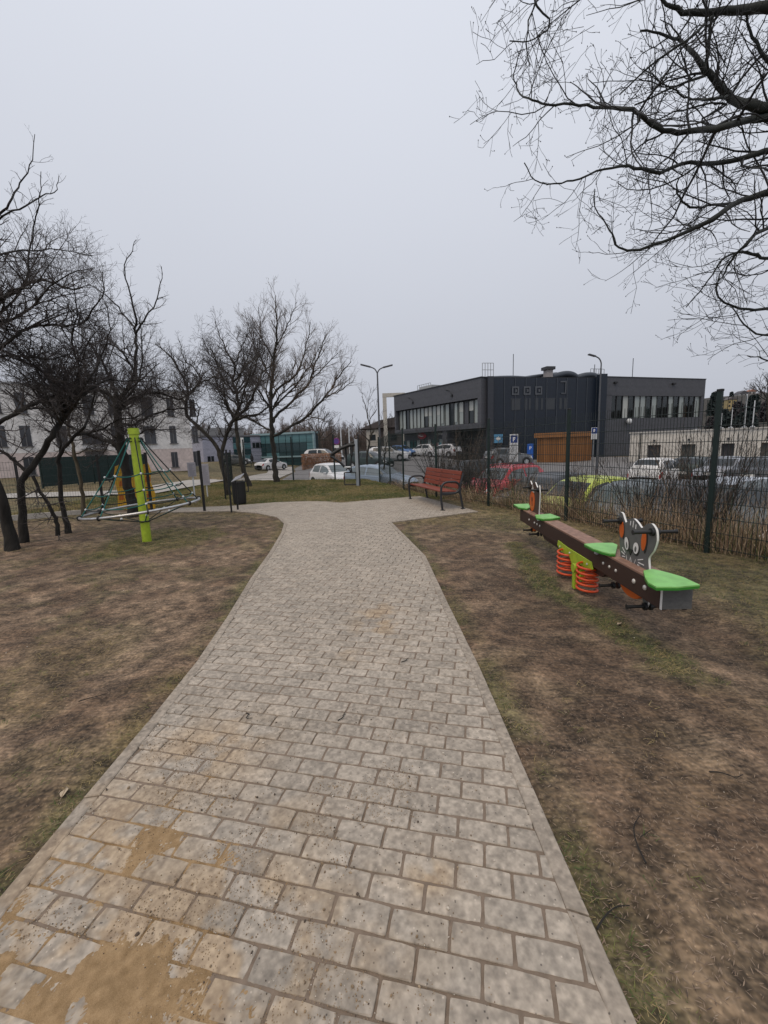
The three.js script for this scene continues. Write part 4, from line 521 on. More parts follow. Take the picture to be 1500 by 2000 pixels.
// the tree whose limbs hang in from the right; its trunk stands beyond the fence outside the photo
tree('bare_tree', 'large bare tree whose long drooping branches hang in at the upper right', 3.6, [], [
  [[1900, -60, 18, 0.2], [1640, 30, 13], [1500, 15, 10, -0.1], [1440, 20, 8], [1388, 24, 6.5], [1332, 22, 5], [1298, 4, 3], [1270, -30, 2]], [[1950, 330, 22], [1700, 270, 16], [1580, 232, 13], [1500, 213, 11], [1463, 205, 10], [1425, 190, 8, 0.2], [1399, 160, 7], [1377, 138, 6], [1358, 108, 4.5], [1328, 82, 3.4, 0.4], [1290, 66, 2.4], [1250, 60, 1.6]], [[1378, 138, 4], [1384, 75, 3.2], [1392, 30, 3]],
  [[1560, 232, 9, -0.2], [1500, 232, 8], [1463, 236, 7], [1407, 250, 6, -0.4], [1343, 258, 5.5], [1295, 254, 5], [1261, 233, 4.2], [1227, 215, 3.6, -0.6], [1165, 209, 3], [1119, 203, 2.6], [1071, 203, 2.2], [1037, 194, 1.8, -0.4], [1011, 175, 1.5], [1003, 149, 1.2], [1018, 97, 0.8]], [[1900, 420, 16, 0.3], [1640, 300, 9], [1500, 295, 6.5], [1463, 306, 5.5], [1425, 317, 5], [1343, 319, 4.4, 0.5], [1276, 336, 3.8], [1231, 325, 3], [1179, 330, 2.4, 0.3], [1127, 350, 2], [1089, 358, 1.6], [1045, 355, 1.2], [1024, 318, 0.8]],
  [[1900, 450, 16], [1650, 360, 10, -0.3], [1500, 377, 7.5], [1455, 390, 6], [1388, 429, 4.6, -0.5], [1313, 467, 3.6], [1265, 482, 3], [1227, 489, 2.4], [1201, 474, 2], [1190, 445, 1.6], [1164, 407, 1.2], [1162, 370, 0.8]], [[1440, 398, 3.4], [1388, 399, 2.8, 0.5], [1347, 402, 2.4], [1324, 381, 1.9], [1328, 345, 1.4], [1345, 330, 1]], [[1900, 560, 12, 0.4], [1650, 590, 6], [1500, 603, 3.4], [1455, 605, 2.8], [1403, 579, 2], [1405, 540, 1.4], [1430, 500, 0.9]], [[1640, 400, 6], [1500, 445, 4], [1455, 480, 2.8, -0.3], [1420, 520, 2], [1405, 550, 1.5], [1370, 560, 0.9]],
  [[1640, 470, 6, 0.5], [1500, 505, 3.6], [1468, 495, 3], [1418, 500, 2.2], [1390, 540, 1.6], [1340, 600, 0.9]], [[1640, 180, 6, 0.6], [1500, 120, 4], [1470, 70, 2.8], [1455, 20, 2]], [[1405, 250, 3], [1370, 235, 2.4, 0.4], [1420, 200, 2], [1330, 215, 1.6], [1270, 240, 1.2]], [[1420, 188, 3], [1390, 195, 2.6, -0.4], [1345, 192, 2], [1320, 178, 1.6], [1255, 135, 1]], [[1388, 142, 3], [1330, 165, 2.3, 0.3], [1240, 205, 1.6]], [[1392, 32, 3], [1340, 80, 2.4, -0.3], [1270, 130, 2], [1210, 185, 1.3]], [[1660, 590, 5], [1500, 655, 2.4], [1460, 640, 1.8], [1430, 600, 1.2]], [[1660, 640, 5], [1540, 720, 2.4], [1490, 700, 1.6], [1460, 695, 0.8]], [[1300, -60, 5, -0.3], [1100, -40, 3], [1045, 2, 2.2], [1075, 50, 1.6], [1040, 78, 1.2], [995, 80, 0.8]], [[1100, -40, 2.4], [1046, 5, 1.8], [1028, 80, 1.3], [1035, 130, 0.8]],
], { dens: [5, 7.5, 9, 6], len: [0.95, 0.44, 0.23, 0.11], rad: [0.0085, 0.005, 0.0032, 0.0024], seg: [6, 4, 3, 2], t0: [0.15, 0.15, 0.2, 0.3], a0: 0.45, a1: 1.25, up: 0.05, wig: 0.3, curl: 0.035, rmin: 0.0016, bud: 0.004 }, { seed: 120, rs: 0.8, bark: std([0.045, 0.055, 0.055], 0.9, { map: barkT, bumpMap: barkB, bumpScale: 0.006 }), twig: M.twigSlate, world: [{ p: [[6.6, -1.05, -4.2], [6.45, 1.2, -4.1], [6.3, 3.0, -3.9], [6.1, 4.6, -3.8], [5.9, 7.5, -3.9]], r0: 0.2, r1: 0.09, trunk: true }, { p: [[6.3, 3.0, -3.9], [5.6, 3.2, -3.7], [5.0, 3.6, -3.6]], r0: 0.08, r1: 0.05, trunk: true }, { p: [[6.2, 4.0, -3.9], [5.6, 4.2, -3.7], [5.0, 4.7, -3.6]], r0: 0.08, r1: 0.05, trunk: true }, { p: [[6.0, 6.2, -3.9], [5.6, 5.8, -3.8], [5.0, 6.0, -3.7]], r0: 0.07, r1: 0.05, trunk: true }] });
// smaller trees in the distance
const FAR = { dens: [1.5, 2.6, 4], len: [1.8, 1.0, 0.55], rad: [0.04, 0.02, 0.012], seg: [4, 3, 2], t0: [0.15, 0.15, 0.2], a0: 0.4, a1: 0.95, up: 0.4, wig: 0.15, curl: 0.04, rmin: 0.008 };
tree('bare_tree', 'small crooked young tree between the outdoor gym and the office block', 24, [[[716, 940, 4], [718, 900, 3.2], [720, 868, 2.8], [727, 845, 2.3]]], [[[720, 862, 2], [712, 850, 1.5], [704, 838, 1]], [[727, 846, 2], [738, 833, 1.4], [748, 823, 0.9]], [[725, 852, 1.8], [718, 815, 1.4], [712, 790, 0.9], [708, 780, 0.6]], [[727, 845, 1.4], [722, 820, 1.2], [735, 800, 0.7]]], FAR, { seed: 130, group: 'young trees beyond the fence' });
tree('bare_tree', 'round bare tree right of the glass pavilion', 62, [[[628, 905, 3], [626, 875, 2.4], [624, 850, 2]]], [[[624, 852, 1.6], [621, 825, 1.2], [620, 803, 0.8]], [[624, 855, 1.4], [608, 832, 1], [600, 818, 0.7]], [[625, 855, 1.4], [640, 832, 1], [650, 815, 0.7]], [[624, 850, 1.2], [632, 820, 0.9], [636, 803, 0.6]], [[625, 860, 1.1], [650, 845, 0.8], [660, 836, 0.6]]], { ...FAR, len: [3, 1.8, 1], rad: [0.08, 0.05, 0.03], rmin: 0.018, dens: [1.2, 1.8, 2.4] }, { seed: 131, group: 'young trees beyond the fence' });
tree('bare_tree', 'young slim tree standing right at the lamp post foot', 23, [[[745, 935, 3], [750, 905, 2.5], [752, 885, 2]]], [[[752, 886, 1.6], [757, 865, 1.2], [770, 845, 0.7]], [[751, 895, 1.4], [745, 872, 1], [740, 850, 0.6]], [[752, 888, 1.2], [765, 872, 0.8], [775, 866, 0.5]]], FAR, { seed: 132, group: 'young trees beyond the fence' });
tree('bare_tree', 'bare hillside tree crown at the right edge above the garages', 60, [[[1505, 850, 4], [1500, 800, 3], [1498, 775, 2.4]]], [[[1498, 780, 1.8], [1485, 760, 1.3], [1476, 748, 0.8]], [[1499, 778, 1.8], [1500, 755, 1.3], [1497, 742, 0.8]], [[1500, 790, 1.5], [1520, 765, 1]], [[1499, 785, 1.4], [1482, 772, 1], [1470, 768, 0.6]]], { ...FAR, len: [2.6, 1.5, 0.9], rad: [0.08, 0.05, 0.03], rmin: 0.018 }, { seed: 133 });
{ // woods on the skyline: one mass
  const mb = new MB(); seed(140); const trunk = [V(0, 0, 0), V(0.1, 4, 0), V(0, 9, 0.2)]; mb.tube(trunk, (t) => lerp(0.16, 0.03, t), 4, false); sprout(mb, trunk, (t) => lerp(0.16, 0.04, t), 0, { ...FAR, dens: [3.2, 2.6, 2.2], len: [3.2, 1.6, 0.9], t0: [0.2, 0.2, 0.2], rmin: 0.025, rad: [0.06, 0.04, 0.03], up: 0.6 });
  const N = 420, im = new THREE.InstancedMesh(mb.geometry(), std([0.13, 0.1, 0.085], 0.95), N), m = new THREE.Matrix4();
  for (let k = 0; k < N; k++) { const px = rr(380, 800), d = rr(110, 190), x = (px - 750) / FOCAL * d, z = -d, s = rr(0.6, 1.05) * (px < 560 ? 0.9 : 1); m.compose(V(x, land(x, z) - 0.3, z), new THREE.Quaternion().setFromEuler(new THREE.Euler(0, rr(0, 6.28), 0)), V(s, s, s)); im.setMatrixAt(k, m); }
  im.name = 'far_woods'; im.userData = { kind: 'stuff', label: 'brown leafless woods on the skyline beyond the road', category: 'woods' }; im.castShadow = im.receiveShadow = true; scene.add(im);
}
function evergreen(px, py, d, rx, ry, label, tone) {                    // rounded dark conifer or bush on the hillside
  const c = at(px, py, d), y0 = land(c.x, c.z), W = rx * d / FOCAL, Hh = Math.max(ry * 2 * d / FOCAL, 1), g = thing('evergreen_tree', label, 'tree', [c.x, c.y - Hh / 2, c.z], 0, 'dark evergreens on the hillside'); const mb = new MB();
  for (let k = 0; k < 900; k++) { const a = rr(0, 6.28), h = Math.pow(rnd(), 0.8), r = W * Math.sqrt(1 - h * h * 0.9) * (0.55 + 0.5 * rnd()) * (0.8 + 0.35 * vn(a * 2, h * 4, 64, 7)); mb.add(leafGeo(), new THREE.Matrix4().compose(V(Math.cos(a) * r, h * Hh, Math.sin(a) * r), new THREE.Quaternion().setFromEuler(new THREE.Euler(rr(0, 6), rr(0, 6), rr(0, 6))), V(1, 1, 1).multiplyScalar(W * rr(0.25, 0.5)))); }
  mb.to('crown', std(tone, 0.9, { side: THREE.DoubleSide }), g); new MB().tube([V(0, Math.min(0, y0 - (c.y - Hh / 2)) - 0.3, 0), V(0, Hh * 0.7, 0)], W * 0.06, 5).to('trunk', M.barkDark, g);
}
seed(150);
[[1396, 800, 130, 14, 32, 'left'], [1440, 806, 120, 12, 20, 'round'], [1470, 800, 125, 14, 26, 'broad'], [1428, 778, 160, 5, 12, 'pointed'], [1498, 812, 110, 16, 26, 'rightmost'], [1410, 822, 110, 16, 20, 'low wide'], [1455, 826, 105, 20, 18, 'lowest'], [1390, 832, 105, 12, 16, 'small']].forEach(([x, y, d, a, b, w], k) => evergreen(x, y, d, a, b, w + ' dark evergreen on the hillside right of the office block', k % 3 === 1 ? [0.045, 0.04, 0.045] : [0.014, 0.026, 0.026]));
function house(px, py, d, w, h, c, label, roofC) {
  const p = at(px, py, d), y0 = Math.min(land(p.x, p.z) - 0.4, p.y - 0.5), k = d / FOCAL, W = w * k, Hh = h * k + (p.y - y0), g = thing('hillside_house', label, 'house', [p.x, y0, p.z], rr(-0.3, 0.1), 'houses on the hillside');
  new MB().box(0, Hh / 2, 0, W, Hh, W * 0.8).to('wall', wallMat(c), g); new MB().prism([[-W * 0.56, Hh], [W * 0.56, Hh], [0, Hh + W * 0.3]], -W * 0.45, W * 0.45).to('roof', std(roofC, 0.8), g);
  for (const x of [-0.25, 0.2]) for (const y of [0.3, 0.75]) new MB().box(x * W, p.y - y0 + h * k * y, W * 0.4 + 0.03, W * 0.16, W * 0.18, 0.1).to('window', M.carGlass, g);
}
house(1424, 798, 135, 18, 16, [0.5, 0.4, 0.2], 'yellow gabled house on the hillside behind the fence post', [0.1, 0.09, 0.09]); house(1398, 782, 170, 12, 14, [0.5, 0.5, 0.5], 'pale grey house left of the tall fence post on the hill', [0.12, 0.12, 0.13]); house(1446, 782, 180, 18, 12, [0.5, 0.5, 0.5], 'white house with dark roof at the hilltop', [0.07, 0.07, 0.08]); house(1464, 776, 185, 14, 10, [0.5, 0.48, 0.46], 'white house with reddish roof at the hilltop', [0.28, 0.14, 0.1]); house(1484, 782, 170, 15, 12, [0.5, 0.5, 0.5], 'white hillside house nearest the right edge', [0.14, 0.14, 0.15]);


// ---------------------------------------------------------------- rope climbing cone
{
  const g = thing('climbing_net', 'lime green post carrying a cone of green ropes and a tilted steel ring', 'playground net', [-4.4, 0, -7.69]);
  const lean = (x, y, z) => V(x, y, z);
  new MB().tube([V(0, -0.1, 0), V(0, 0.8, 0), V(0, 1.95, 0)], 0.078, 20).to('post', M.limePaint, g);
  new MB().tube([V(0, 1.93, 0), V(0, 1.95, 0), V(0, 2.02, 0), V(0, 2.035, 0)], (t) => (t < 0.9 ? 0.092 : 0.08), 20).to('post_cap', M.limePaint, g);
  const tilt = new THREE.Euler(0.02, 0, 0.085), R = 0.96, ringY = 0.61, on = (a, r, y = 0) => V(Math.cos(a) * r, y, Math.sin(a) * r).applyEuler(tilt).add(V(0, ringY, 0));
  const ring = []; for (let k = 0; k <= 64; k++) ring.push(on(k / 64 * 6.28318, R)); new MB().tube(ring, 0.024, 10, false).to('steel_ring', M.steel, g);
  const N = 8, top = (a) => V(Math.cos(a) * 0.1, 1.86, Math.sin(a) * 0.1), rope = (a, b, sag, r, m, nm = 'rope', out = 0) => { const pts = []; for (let k = 0; k <= 8; k++) { const t = k / 8, p = a.clone().lerp(b, t); p.y -= sag * 4 * t * (1 - t); const q = Math.hypot(p.x, p.z) || 1; p.x *= 1 + out * t * (1 - t) / q; p.z *= 1 + out * t * (1 - t) / q; pts.push(p); } return new MB().tube(pts, r, 6).to(nm, m, g); };
  const along = (a, t) => top(a).lerp(on(a, R - 0.02), t), joint = (p, k = 0.021) => new MB().add(new THREE.SphereGeometry(k, 8, 6), T(p.x, p.y, p.z)).to('rope_joint', M.plasticPale, g);
  for (let k = 0; k < N; k++) {
    const a = k / N * 6.28318 + 0.2, b = (k + 1) / N * 6.28318 + 0.2; rope(top(a), on(a, R - 0.015), 0.03, 0.0105, k % 3 === 1 ? M.ropeDark : M.rope, 'main_rope');
    new MB().add(new THREE.TorusGeometry(0.035, 0.01, 6, 12), T(Math.cos(a) * 0.1, 1.83, Math.sin(a) * 0.1, -a)).to('shackle', M.black, g);
    [0.5, 0.72, 0.9].forEach((t, j) => { rope(along(a, t), along(b, t), 0.035, 0.0095, (k + j) % 2 ? M.rope : M.ropeDark, 'cross_rope'); joint(along(a, t)); });
    rope(on(a, R), V(Math.cos(a) * 0.09, 0.36, Math.sin(a) * 0.09), 0.0, 0.0095, k % 2 ? M.rope : M.ropeDark, 'lower_rope'); joint(on(a, R * 0.55, -0.1));
    new MB().add(new THREE.TorusGeometry(0.034, 0.013, 6, 10), new THREE.Matrix4().compose(on(a, R), new THREE.Quaternion().setFromEuler(new THREE.Euler(0, -a, 0)), V(1, 1, 1))).to('ring_clamp', M.black, g);
  }
  new MB().add(new THREE.TorusGeometry(0.088, 0.014, 8, 24), T(0, 0.36, 0, 0, Math.PI / 2)).to('collar', M.black, g);
}
{ // yellow play board behind the black trunk
  const p = gp(276, 1004), g = thing('play_board', 'yellow cut-out play board half hidden behind the black tree trunk', 'playground panel', [p.x - 0.72, 0, p.z - 1.0], 0.05), y = std([0.62, 0.36, 0.02], 0.45);
  new MB().prism([[-0.5, 0.0], [-0.44, 0.5], [-0.5, 0.95], [-0.42, 1.25], [-0.3, 1.3], [-0.22, 1.0], [0.3, 1.0], [0.36, 1.28], [0.5, 1.32], [0.56, 1.1], [0.5, 0.8], [0.6, 0.45], [0.55, 0.0]], -0.012, 0.012, undefined, 0.004).to('panel', y, g);
  for (const [x, yy] of [[-0.36, 0.35], [-0.3, 0.75], [0.42, 0.35], [0.44, 0.85]]) new MB().prism([[-0.07, -0.07], [0.09, -0.05], [0.06, 0.1], [-0.05, 0.08]], 0.013, 0.02, T(x, yy, 0)).to('painted_spot', std([0.45, 0.13, 0.01], 0.5), g);
  for (const x of [-0.3, 0.36]) new MB().box(x, 0.35, -0.05, 0.07, 0.9, 0.07).to('post', M.black, g);
}
// ---------------------------------------------------------------- spring seesaw
{
  const near = V(2.12, 0, -2.97), far = V(2.30, 0, -6.78), mid = near.clone().add(far).multiplyScalar(0.5), ang = Math.atan2(near.x - far.x, near.z - far.z), Lh = near.distanceTo(far) / 2;
  const g = thing('seesaw', 'long brown spring seesaw with lime seats, grey cat board and brown bear board', 'seesaw', [mid.x, 0, mid.z], ang); g.updateMatrixWorld(true); const inv = g.matrixWorld.clone().invert();
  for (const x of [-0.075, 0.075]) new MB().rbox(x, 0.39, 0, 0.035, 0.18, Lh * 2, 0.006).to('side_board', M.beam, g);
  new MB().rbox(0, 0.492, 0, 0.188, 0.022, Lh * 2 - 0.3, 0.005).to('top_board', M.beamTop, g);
  new MB().prism([[-0.95, 0.302], [0.98, 0.302], [0.86, 0.225], [-0.85, 0.225]], -0.05, 0.05, T(0, 0, 0, -Math.PI / 2)).to('lower_beam', M.beam, g);
  const spring = (z) => { const pts = []; for (let k = 0; k <= 90; k++) { const t = k / 90, a = t * 6.283 * 5.2; pts.push(V(Math.cos(a) * 0.1 - 0.09, 0.015 + t * 0.3, z + Math.sin(a) * 0.1)); } new MB().tube(pts, 0.013, 8).to('coil_spring', M.springRed, g); };
  spring(0.64); spring(0.08);
  for (const x of [-0.098, 0.098]) new MB().prism([[-0.2, 0.3], [-0.18, 0.36], [0.1, 0.345], [0.74, 0.345], [0.78, 0.28], [0.7, 0.24], [0.45, 0.245], [0.36, 0.17], [0.28, 0.17], [0.2, 0.245], [-0.1, 0.25]], -0.006, 0.006, T(x, 0, 0, -Math.PI / 2, 0, 0), 0.002).to('spring_bracket', M.limePaint, g);
  new MB().rbox(-0.17, 0.1, 0.52, 0.04, 0.22, 0.06, 0.012).to('stop_post', M.limePaint, g); new MB().add(new THREE.CylinderGeometry(0.05, 0.05, 0.05, 14), T(-0.17, 0.22, 0.52, 0, 0, Math.PI / 2)).to('stop_roller', M.limePaint, g);
  new MB().rbox(-0.03, 0.15, 0.36, 0.05, 0.26, 0.06, 0.01).to('centre_post', M.limePaint, g);
  const knob = (x, y, z, r = 0.017) => new MB().add(new THREE.SphereGeometry(r, 12, 8), T(x, y, z).multiply(new THREE.Matrix4().makeScale(0.6, 1, 1))).to('bolt_cap', M.bolt, g);
  for (const z of [0.98, 1.1, 1.22, 1.52, 1.68]) knob(-0.095, 0.40, z, z > 1.4 ? 0.022 : 0.016); for (const z of [-0.9, -1.02, -1.14, -1.4]) knob(-0.095, 0.4, z); for (const z of [-0.1, 0.2, 0.66]) knob(-0.108, 0.3, z, 0.013);
  const seat = (px, y) => { const pts = px.map(([x, yy]) => gp(x, yy, y).applyMatrix4(inv)), sh = pts.map((p) => [p.x, -p.z]), m = T(0, y - 0.022, 0, 0, -Math.PI / 2); const s = new MB().prism(sh, 0.012, 0.022, m).to('seat', M.seat, g); new MB().prism(sh, -0.006, 0.0115, m).to('seat_edge', M.seatEdge, s); };
  seat([[1257, 1114], [1275, 1111], [1305, 1118], [1335, 1127], [1367, 1142], [1325, 1146], [1282, 1146], [1266, 1137], [1260, 1127]], 0.535);
  seat([[1141, 1062], [1165, 1060], [1197, 1060], [1206, 1064], [1202, 1081], [1193, 1081], [1176, 1077], [1158, 1071]], 0.535);
  seat([[1045, 1005.5], [1075, 1003], [1094, 1010], [1078, 1012.5], [1061, 1013], [1048, 1011]], 0.535); seat([[1003, 984.6], [1032, 983.5], [1036, 990], [1030, 993], [1013, 990.5]], 0.535);
  for (const [z, y] of [[0.84, 0.49], [-0.95, 0.5]]) new MB().box(-0.1, y - 0.01, z, 0.02, 0.05, 0.05).to('seat_bracket', M.plasticPale, g);
  new MB().rbox(0, 0.40, Lh + 0.012, 0.215, 0.165, 0.02, 0.004).to('end_board', M.greyPanel, g); new MB().rbox(-0.1085, 0.40, Lh + 0.012, 0.004, 0.168, 0.022, 0.001).rbox(0, 0.4855, Lh + 0.012, 0.215, 0.005, 0.022, 0.001).to('end_board_edge', M.panelEdge, g);
  // boards stand along the beam; their outline runs along z, seen from the path side (-x)
  const board = (z0, dir, pts, mat, nm, lab, k = 0.86, up = 0.03) => { const m = T(0, up, z0, -Math.PI / 2).multiply(new THREE.Matrix4().makeScale(k, 1, 1)), sh = new THREE.CatmullRomCurve3(pts.map((p) => V(p[0] * dir, p[1], 0)), true, 'catmullrom', 0.35).getPoints(pts.length * 4).slice(0, -1).map((v) => [v.x, v.y]); const ed = new MB().prism(sh, -0.008, 0.008, m).to(nm + '_core', M.panelEdge, g), s = new MB().prism(sh.map((q) => q), 0.0082, 0.011, m, 0.001).prism(sh, -0.011, -0.0082, m, 0.001).to(nm, mat, g); if (lab) s.userData.label = lab; const ad = (pp, h, mt, n2) => new MB().prism(pp.map((q) => [q[0] * dir, q[1]]), 0.0112, 0.0112 + h, m).to(n2, mt, s); return { s, ad, m }; };
  const ell = (cx, cy, rx, ry, n = 18, rot = 0) => { const o = []; for (let k = 0; k < n; k++) { const a = k / n * 6.283, x = Math.cos(a) * rx, y = Math.sin(a) * ry; o.push([cx + x * Math.cos(rot) - y * Math.sin(rot), cy + x * Math.sin(rot) + y * Math.cos(rot)]); } return o; };
  const bar = (x0, y0, x1, y1, w) => { const l = Math.hypot(x1 - x0, y1 - y0), nx = -(y1 - y0) / l * w, ny = (x1 - x0) / l * w; return [[x0 + nx, y0 + ny], [x0 - nx, y0 - ny], [x1 - nx, y1 - ny], [x1 + nx, y1 + ny]]; };
  const cat = board(1.09, 1, [[0.14, 0.28], [0.07, 0.4], [0.03, 0.5], [0.0, 0.62], [-0.01, 0.76], [-0.03, 0.87], [0.03, 0.87], [0.1, 0.80], [0.17, 0.835], [0.25, 0.855], [0.33, 0.83], [0.40, 0.80], [0.48, 0.845], [0.56, 0.86], [0.63, 0.82], [0.65, 0.74], [0.61, 0.65], [0.54, 0.575], [0.56, 0.48], [0.575, 0.36], [0.575, 0.2], [0.54, 0.15], [0.49, 0.2], [0.46, 0.29]], M.greyPanel, 'cat_board', 'grey cat-shaped board with painted face');
  const A2 = cat.ad, k1 = M.black, wh = M.whitePrint;
  A2(ell(0.155, 0.615, 0.047, 0.068, 20, 0.35), 0.002, k1, 'eye_rim'); A2(ell(0.15, 0.618, 0.036, 0.058, 20, 0.35), 0.004, wh, 'eye'); A2(ell(0.158, 0.605, 0.013, 0.03, 12, 0.3), 0.0055, M.greyPanel, 'pupil'); A2(ell(0.335, 0.605, 0.056, 0.06, 20, -0.3), 0.002, k1, 'eye_rim'); A2(ell(0.327, 0.612, 0.046, 0.05, 20, -0.3), 0.004, wh, 'eye'); A2(ell(0.325, 0.603, 0.016, 0.026, 12, -0.2), 0.0055, M.greyPanel, 'pupil');
  A2([[0.195, 0.585], [0.275, 0.585], [0.25, 0.55], [0.235, 0.53], [0.215, 0.55]], 0.006, k1, 'nose'); A2(ell(0.04, 0.725, 0.045, 0.075, 16, 0.1), 0.004, M.orangePanel, 'ear_patch'); A2(ell(0.075, 0.715, 0.02, 0.075, 12, 0.1), 0.0025, k1, 'ear_line'); A2(ell(0.455, 0.70, 0.042, 0.085, 16, -0.1), 0.004, M.orangePanel, 'ear_patch'); A2(ell(0.49, 0.69, 0.025, 0.095, 12, -0.15), 0.0025, k1, 'ear_line');
  for (const [x, y, l] of [[0.2, 0.79, 0.05], [0.25, 0.78, 0.075], [0.3, 0.775, 0.05]]) A2(bar(x, y, x + 0.005, y + l * 0.75, 0.006), 0.002, wh, 'stripe');
  for (const w of [[0.13, 0.53, 0.07, 0.565], [0.12, 0.51, 0.055, 0.525], [0.13, 0.492, 0.07, 0.485], [0.37, 0.52, 0.46, 0.545], [0.38, 0.5, 0.48, 0.5], [0.37, 0.48, 0.46, 0.45], [0.34, 0.46, 0.44, 0.40]]) A2(bar(...w, 0.004), 0.002, wh, 'whisker');
  for (const [c0, c1] of [[0.15, 0.235], [0.235, 0.33]]) { const p = []; for (let k = 0; k <= 8; k++) { const t = k / 8; p.push([lerp(c0, c1, t), 0.515 - 0.06 * Math.sin(t * 3.14)]); } const q = p.map(([x, y]) => [x, y - 0.009]).reverse(); A2([...p, ...q], 0.002, wh, 'mouth_line'); }
  new MB().prism(ell(0.26, 0.275, 0.17, 0.085), -0.018, 0.018, T(0, 0, 1.06, -Math.PI / 2), 0.003).to('lower_disc', M.orangePanel, g);
  const dog = board(-1.22, -1, [[0.06, 0.28], [0.02, 0.5], [0.0, 0.66], [-0.01, 0.8], [0.03, 0.9], [0.09, 0.86], [0.16, 0.88], [0.25, 0.93], [0.34, 0.9], [0.44, 0.88], [0.53, 0.93], [0.57, 0.86], [0.55, 0.7], [0.52, 0.5], [0.5, 0.3]], M.brownPanel, 'bear_board', 'brown bear-shaped board with orange oval patch');
  dog.ad(ell(0.37, 0.63, 0.14, 0.15, 24), 0.005, M.orangePanel, 'oval_patch'); dog.ad([[0.28, 0.77], [0.44, 0.77], [0.36, 0.88]], 0.004, std([0.5, 0.48, 0.45], 0.6), 'muzzle'); dog.ad(ell(0.37, 0.66, 0.025, 0.04), 0.008, k1, 'eye'); dog.ad(bar(0.37, 0.62, 0.355, 0.56, 0.008), 0.008, k1, 'eye_line');
  new MB().prism(ell(-0.28, 0.275, 0.12, 0.07), -0.018, 0.018, T(0, 0, -1.2, -Math.PI / 2), 0.003).to('lower_disc', M.orangePanel, g);
  const grip = (z, y, l = 0.17) => { for (const sx of [-1, 1]) new MB().tube([V(sx * 0.02, y, z), V(sx * 0.05, y, z), V(sx * (l - 0.02), y, z), V(sx * l, y, z)], (t) => (t < 0.1 || t > 0.9 ? 0.021 : 0.0145), 10).add(new THREE.CylinderGeometry(0.032, 0.032, 0.02, 14), T(sx * 0.022, y, z, 0, 0, Math.PI / 2)).to('hand_grip', M.black, g); };
  grip(1.1, 0.83); grip(1.6, 0.83); grip(1.04, 0.2, 0.15); grip(1.57, 0.2, 0.17); grip(-1.26, 0.86, 0.12); grip(-1.66, 0.86, 0.12); grip(-1.2, 0.22, 0.15); grip(-1.5, 0.22, 0.15);
}
// ---------------------------------------------------------------- bench
{
  const f0 = V(1.37, 0, -9.99), f1 = V(0.76, 0, -12.35), L = f0.distanceTo(f1), ang = Math.atan2(-(f1.z - f0.z), f1.x - f0.x), g = thing('park_bench', 'red-brown slatted park bench with black tube armrests on the paved pad', 'bench', [f0.x, 0.004, f0.z], ang);   // local x along the bench, +z ... towards the back
  const bk = (ang, 1);
  const Z = (d) => d;                                                     // distance behind the front legs
  for (const x of [0, L]) {
    const fr = [[0.03, 0], [0.0, 0.25], [0.0, 0.47], [0.02, 0.58], [0.1, 0.65], [0.25, 0.665], [0.4, 0.645], [0.47, 0.56], [0.46, 0.46], [0.38, 0.4], [0.25, 0.38], [0.02, 0.38]].map(([z, y]) => V(x, y, Z(z)));
    new MB().tube(smooth(fr, 44), 0.026, 10).to('arm_frame', M.charcoal, g); new MB().tube([V(x, 0, Z(0.56)), V(x, 0.4, Z(0.485)), V(x, 0.62, Z(0.5)), V(x, 0.86, Z(0.58))], 0.026, 10).to('rear_leg', M.charcoal, g);
    for (const z of [0.03, 0.56]) new MB().rbox(x, 0.006, Z(z), 0.09, 0.012, 0.09, 0.003).to('foot_plate', M.charcoal, g);
    new MB().tube([V(x, 0.41, Z(0.03)), V(x, 0.4, Z(0.5))], 0.02, 8).to('seat_support', M.charcoal, g);
  }
  new MB().tube([V(L / 2, 0.4, Z(0.04)), V(L / 2, 0.385, Z(0.46)), V(L / 2, 0.6, Z(0.5)), V(L / 2, 0.84, Z(0.565))], 0.016, 8).to('middle_strap', M.charcoal, g);
  const tones = [0, 1, 2].map((k) => std([0.33 + 0.03 * k, 0.062 + 0.008 * k, 0.026 + 0.004 * k], 0.5, { map: rep(woodT, 1.2, 1.2) }));
  for (let k = 0; k < 4; k++) new MB().rbox(L / 2, 0.435 - k * 0.006, Z(0.07 + k * 0.112), L - 0.07, 0.034, 0.102, 0.008).to('seat_slat', tones[k % 3], g);
  for (let k = 0; k < 4; k++) new MB().rbox(0, 0, 0, L - 0.07, 0.1, 0.032, 0.008, T(L / 2, 0.53 + k * 0.108, Z(0.47 + k * 0.024), 0, 0.21)).to('back_slat', tones[(k + 1) % 3], g);
  for (let k = 0; k < 4; k++) for (const x of [L / 2 - 0.03, L / 2 + 0.03]) new MB().add(new THREE.SphereGeometry(0.012, 8, 6), T(x, 0.53 + k * 0.108, Z(0.45 + k * 0.024))).to('bolt', M.black, g);
}
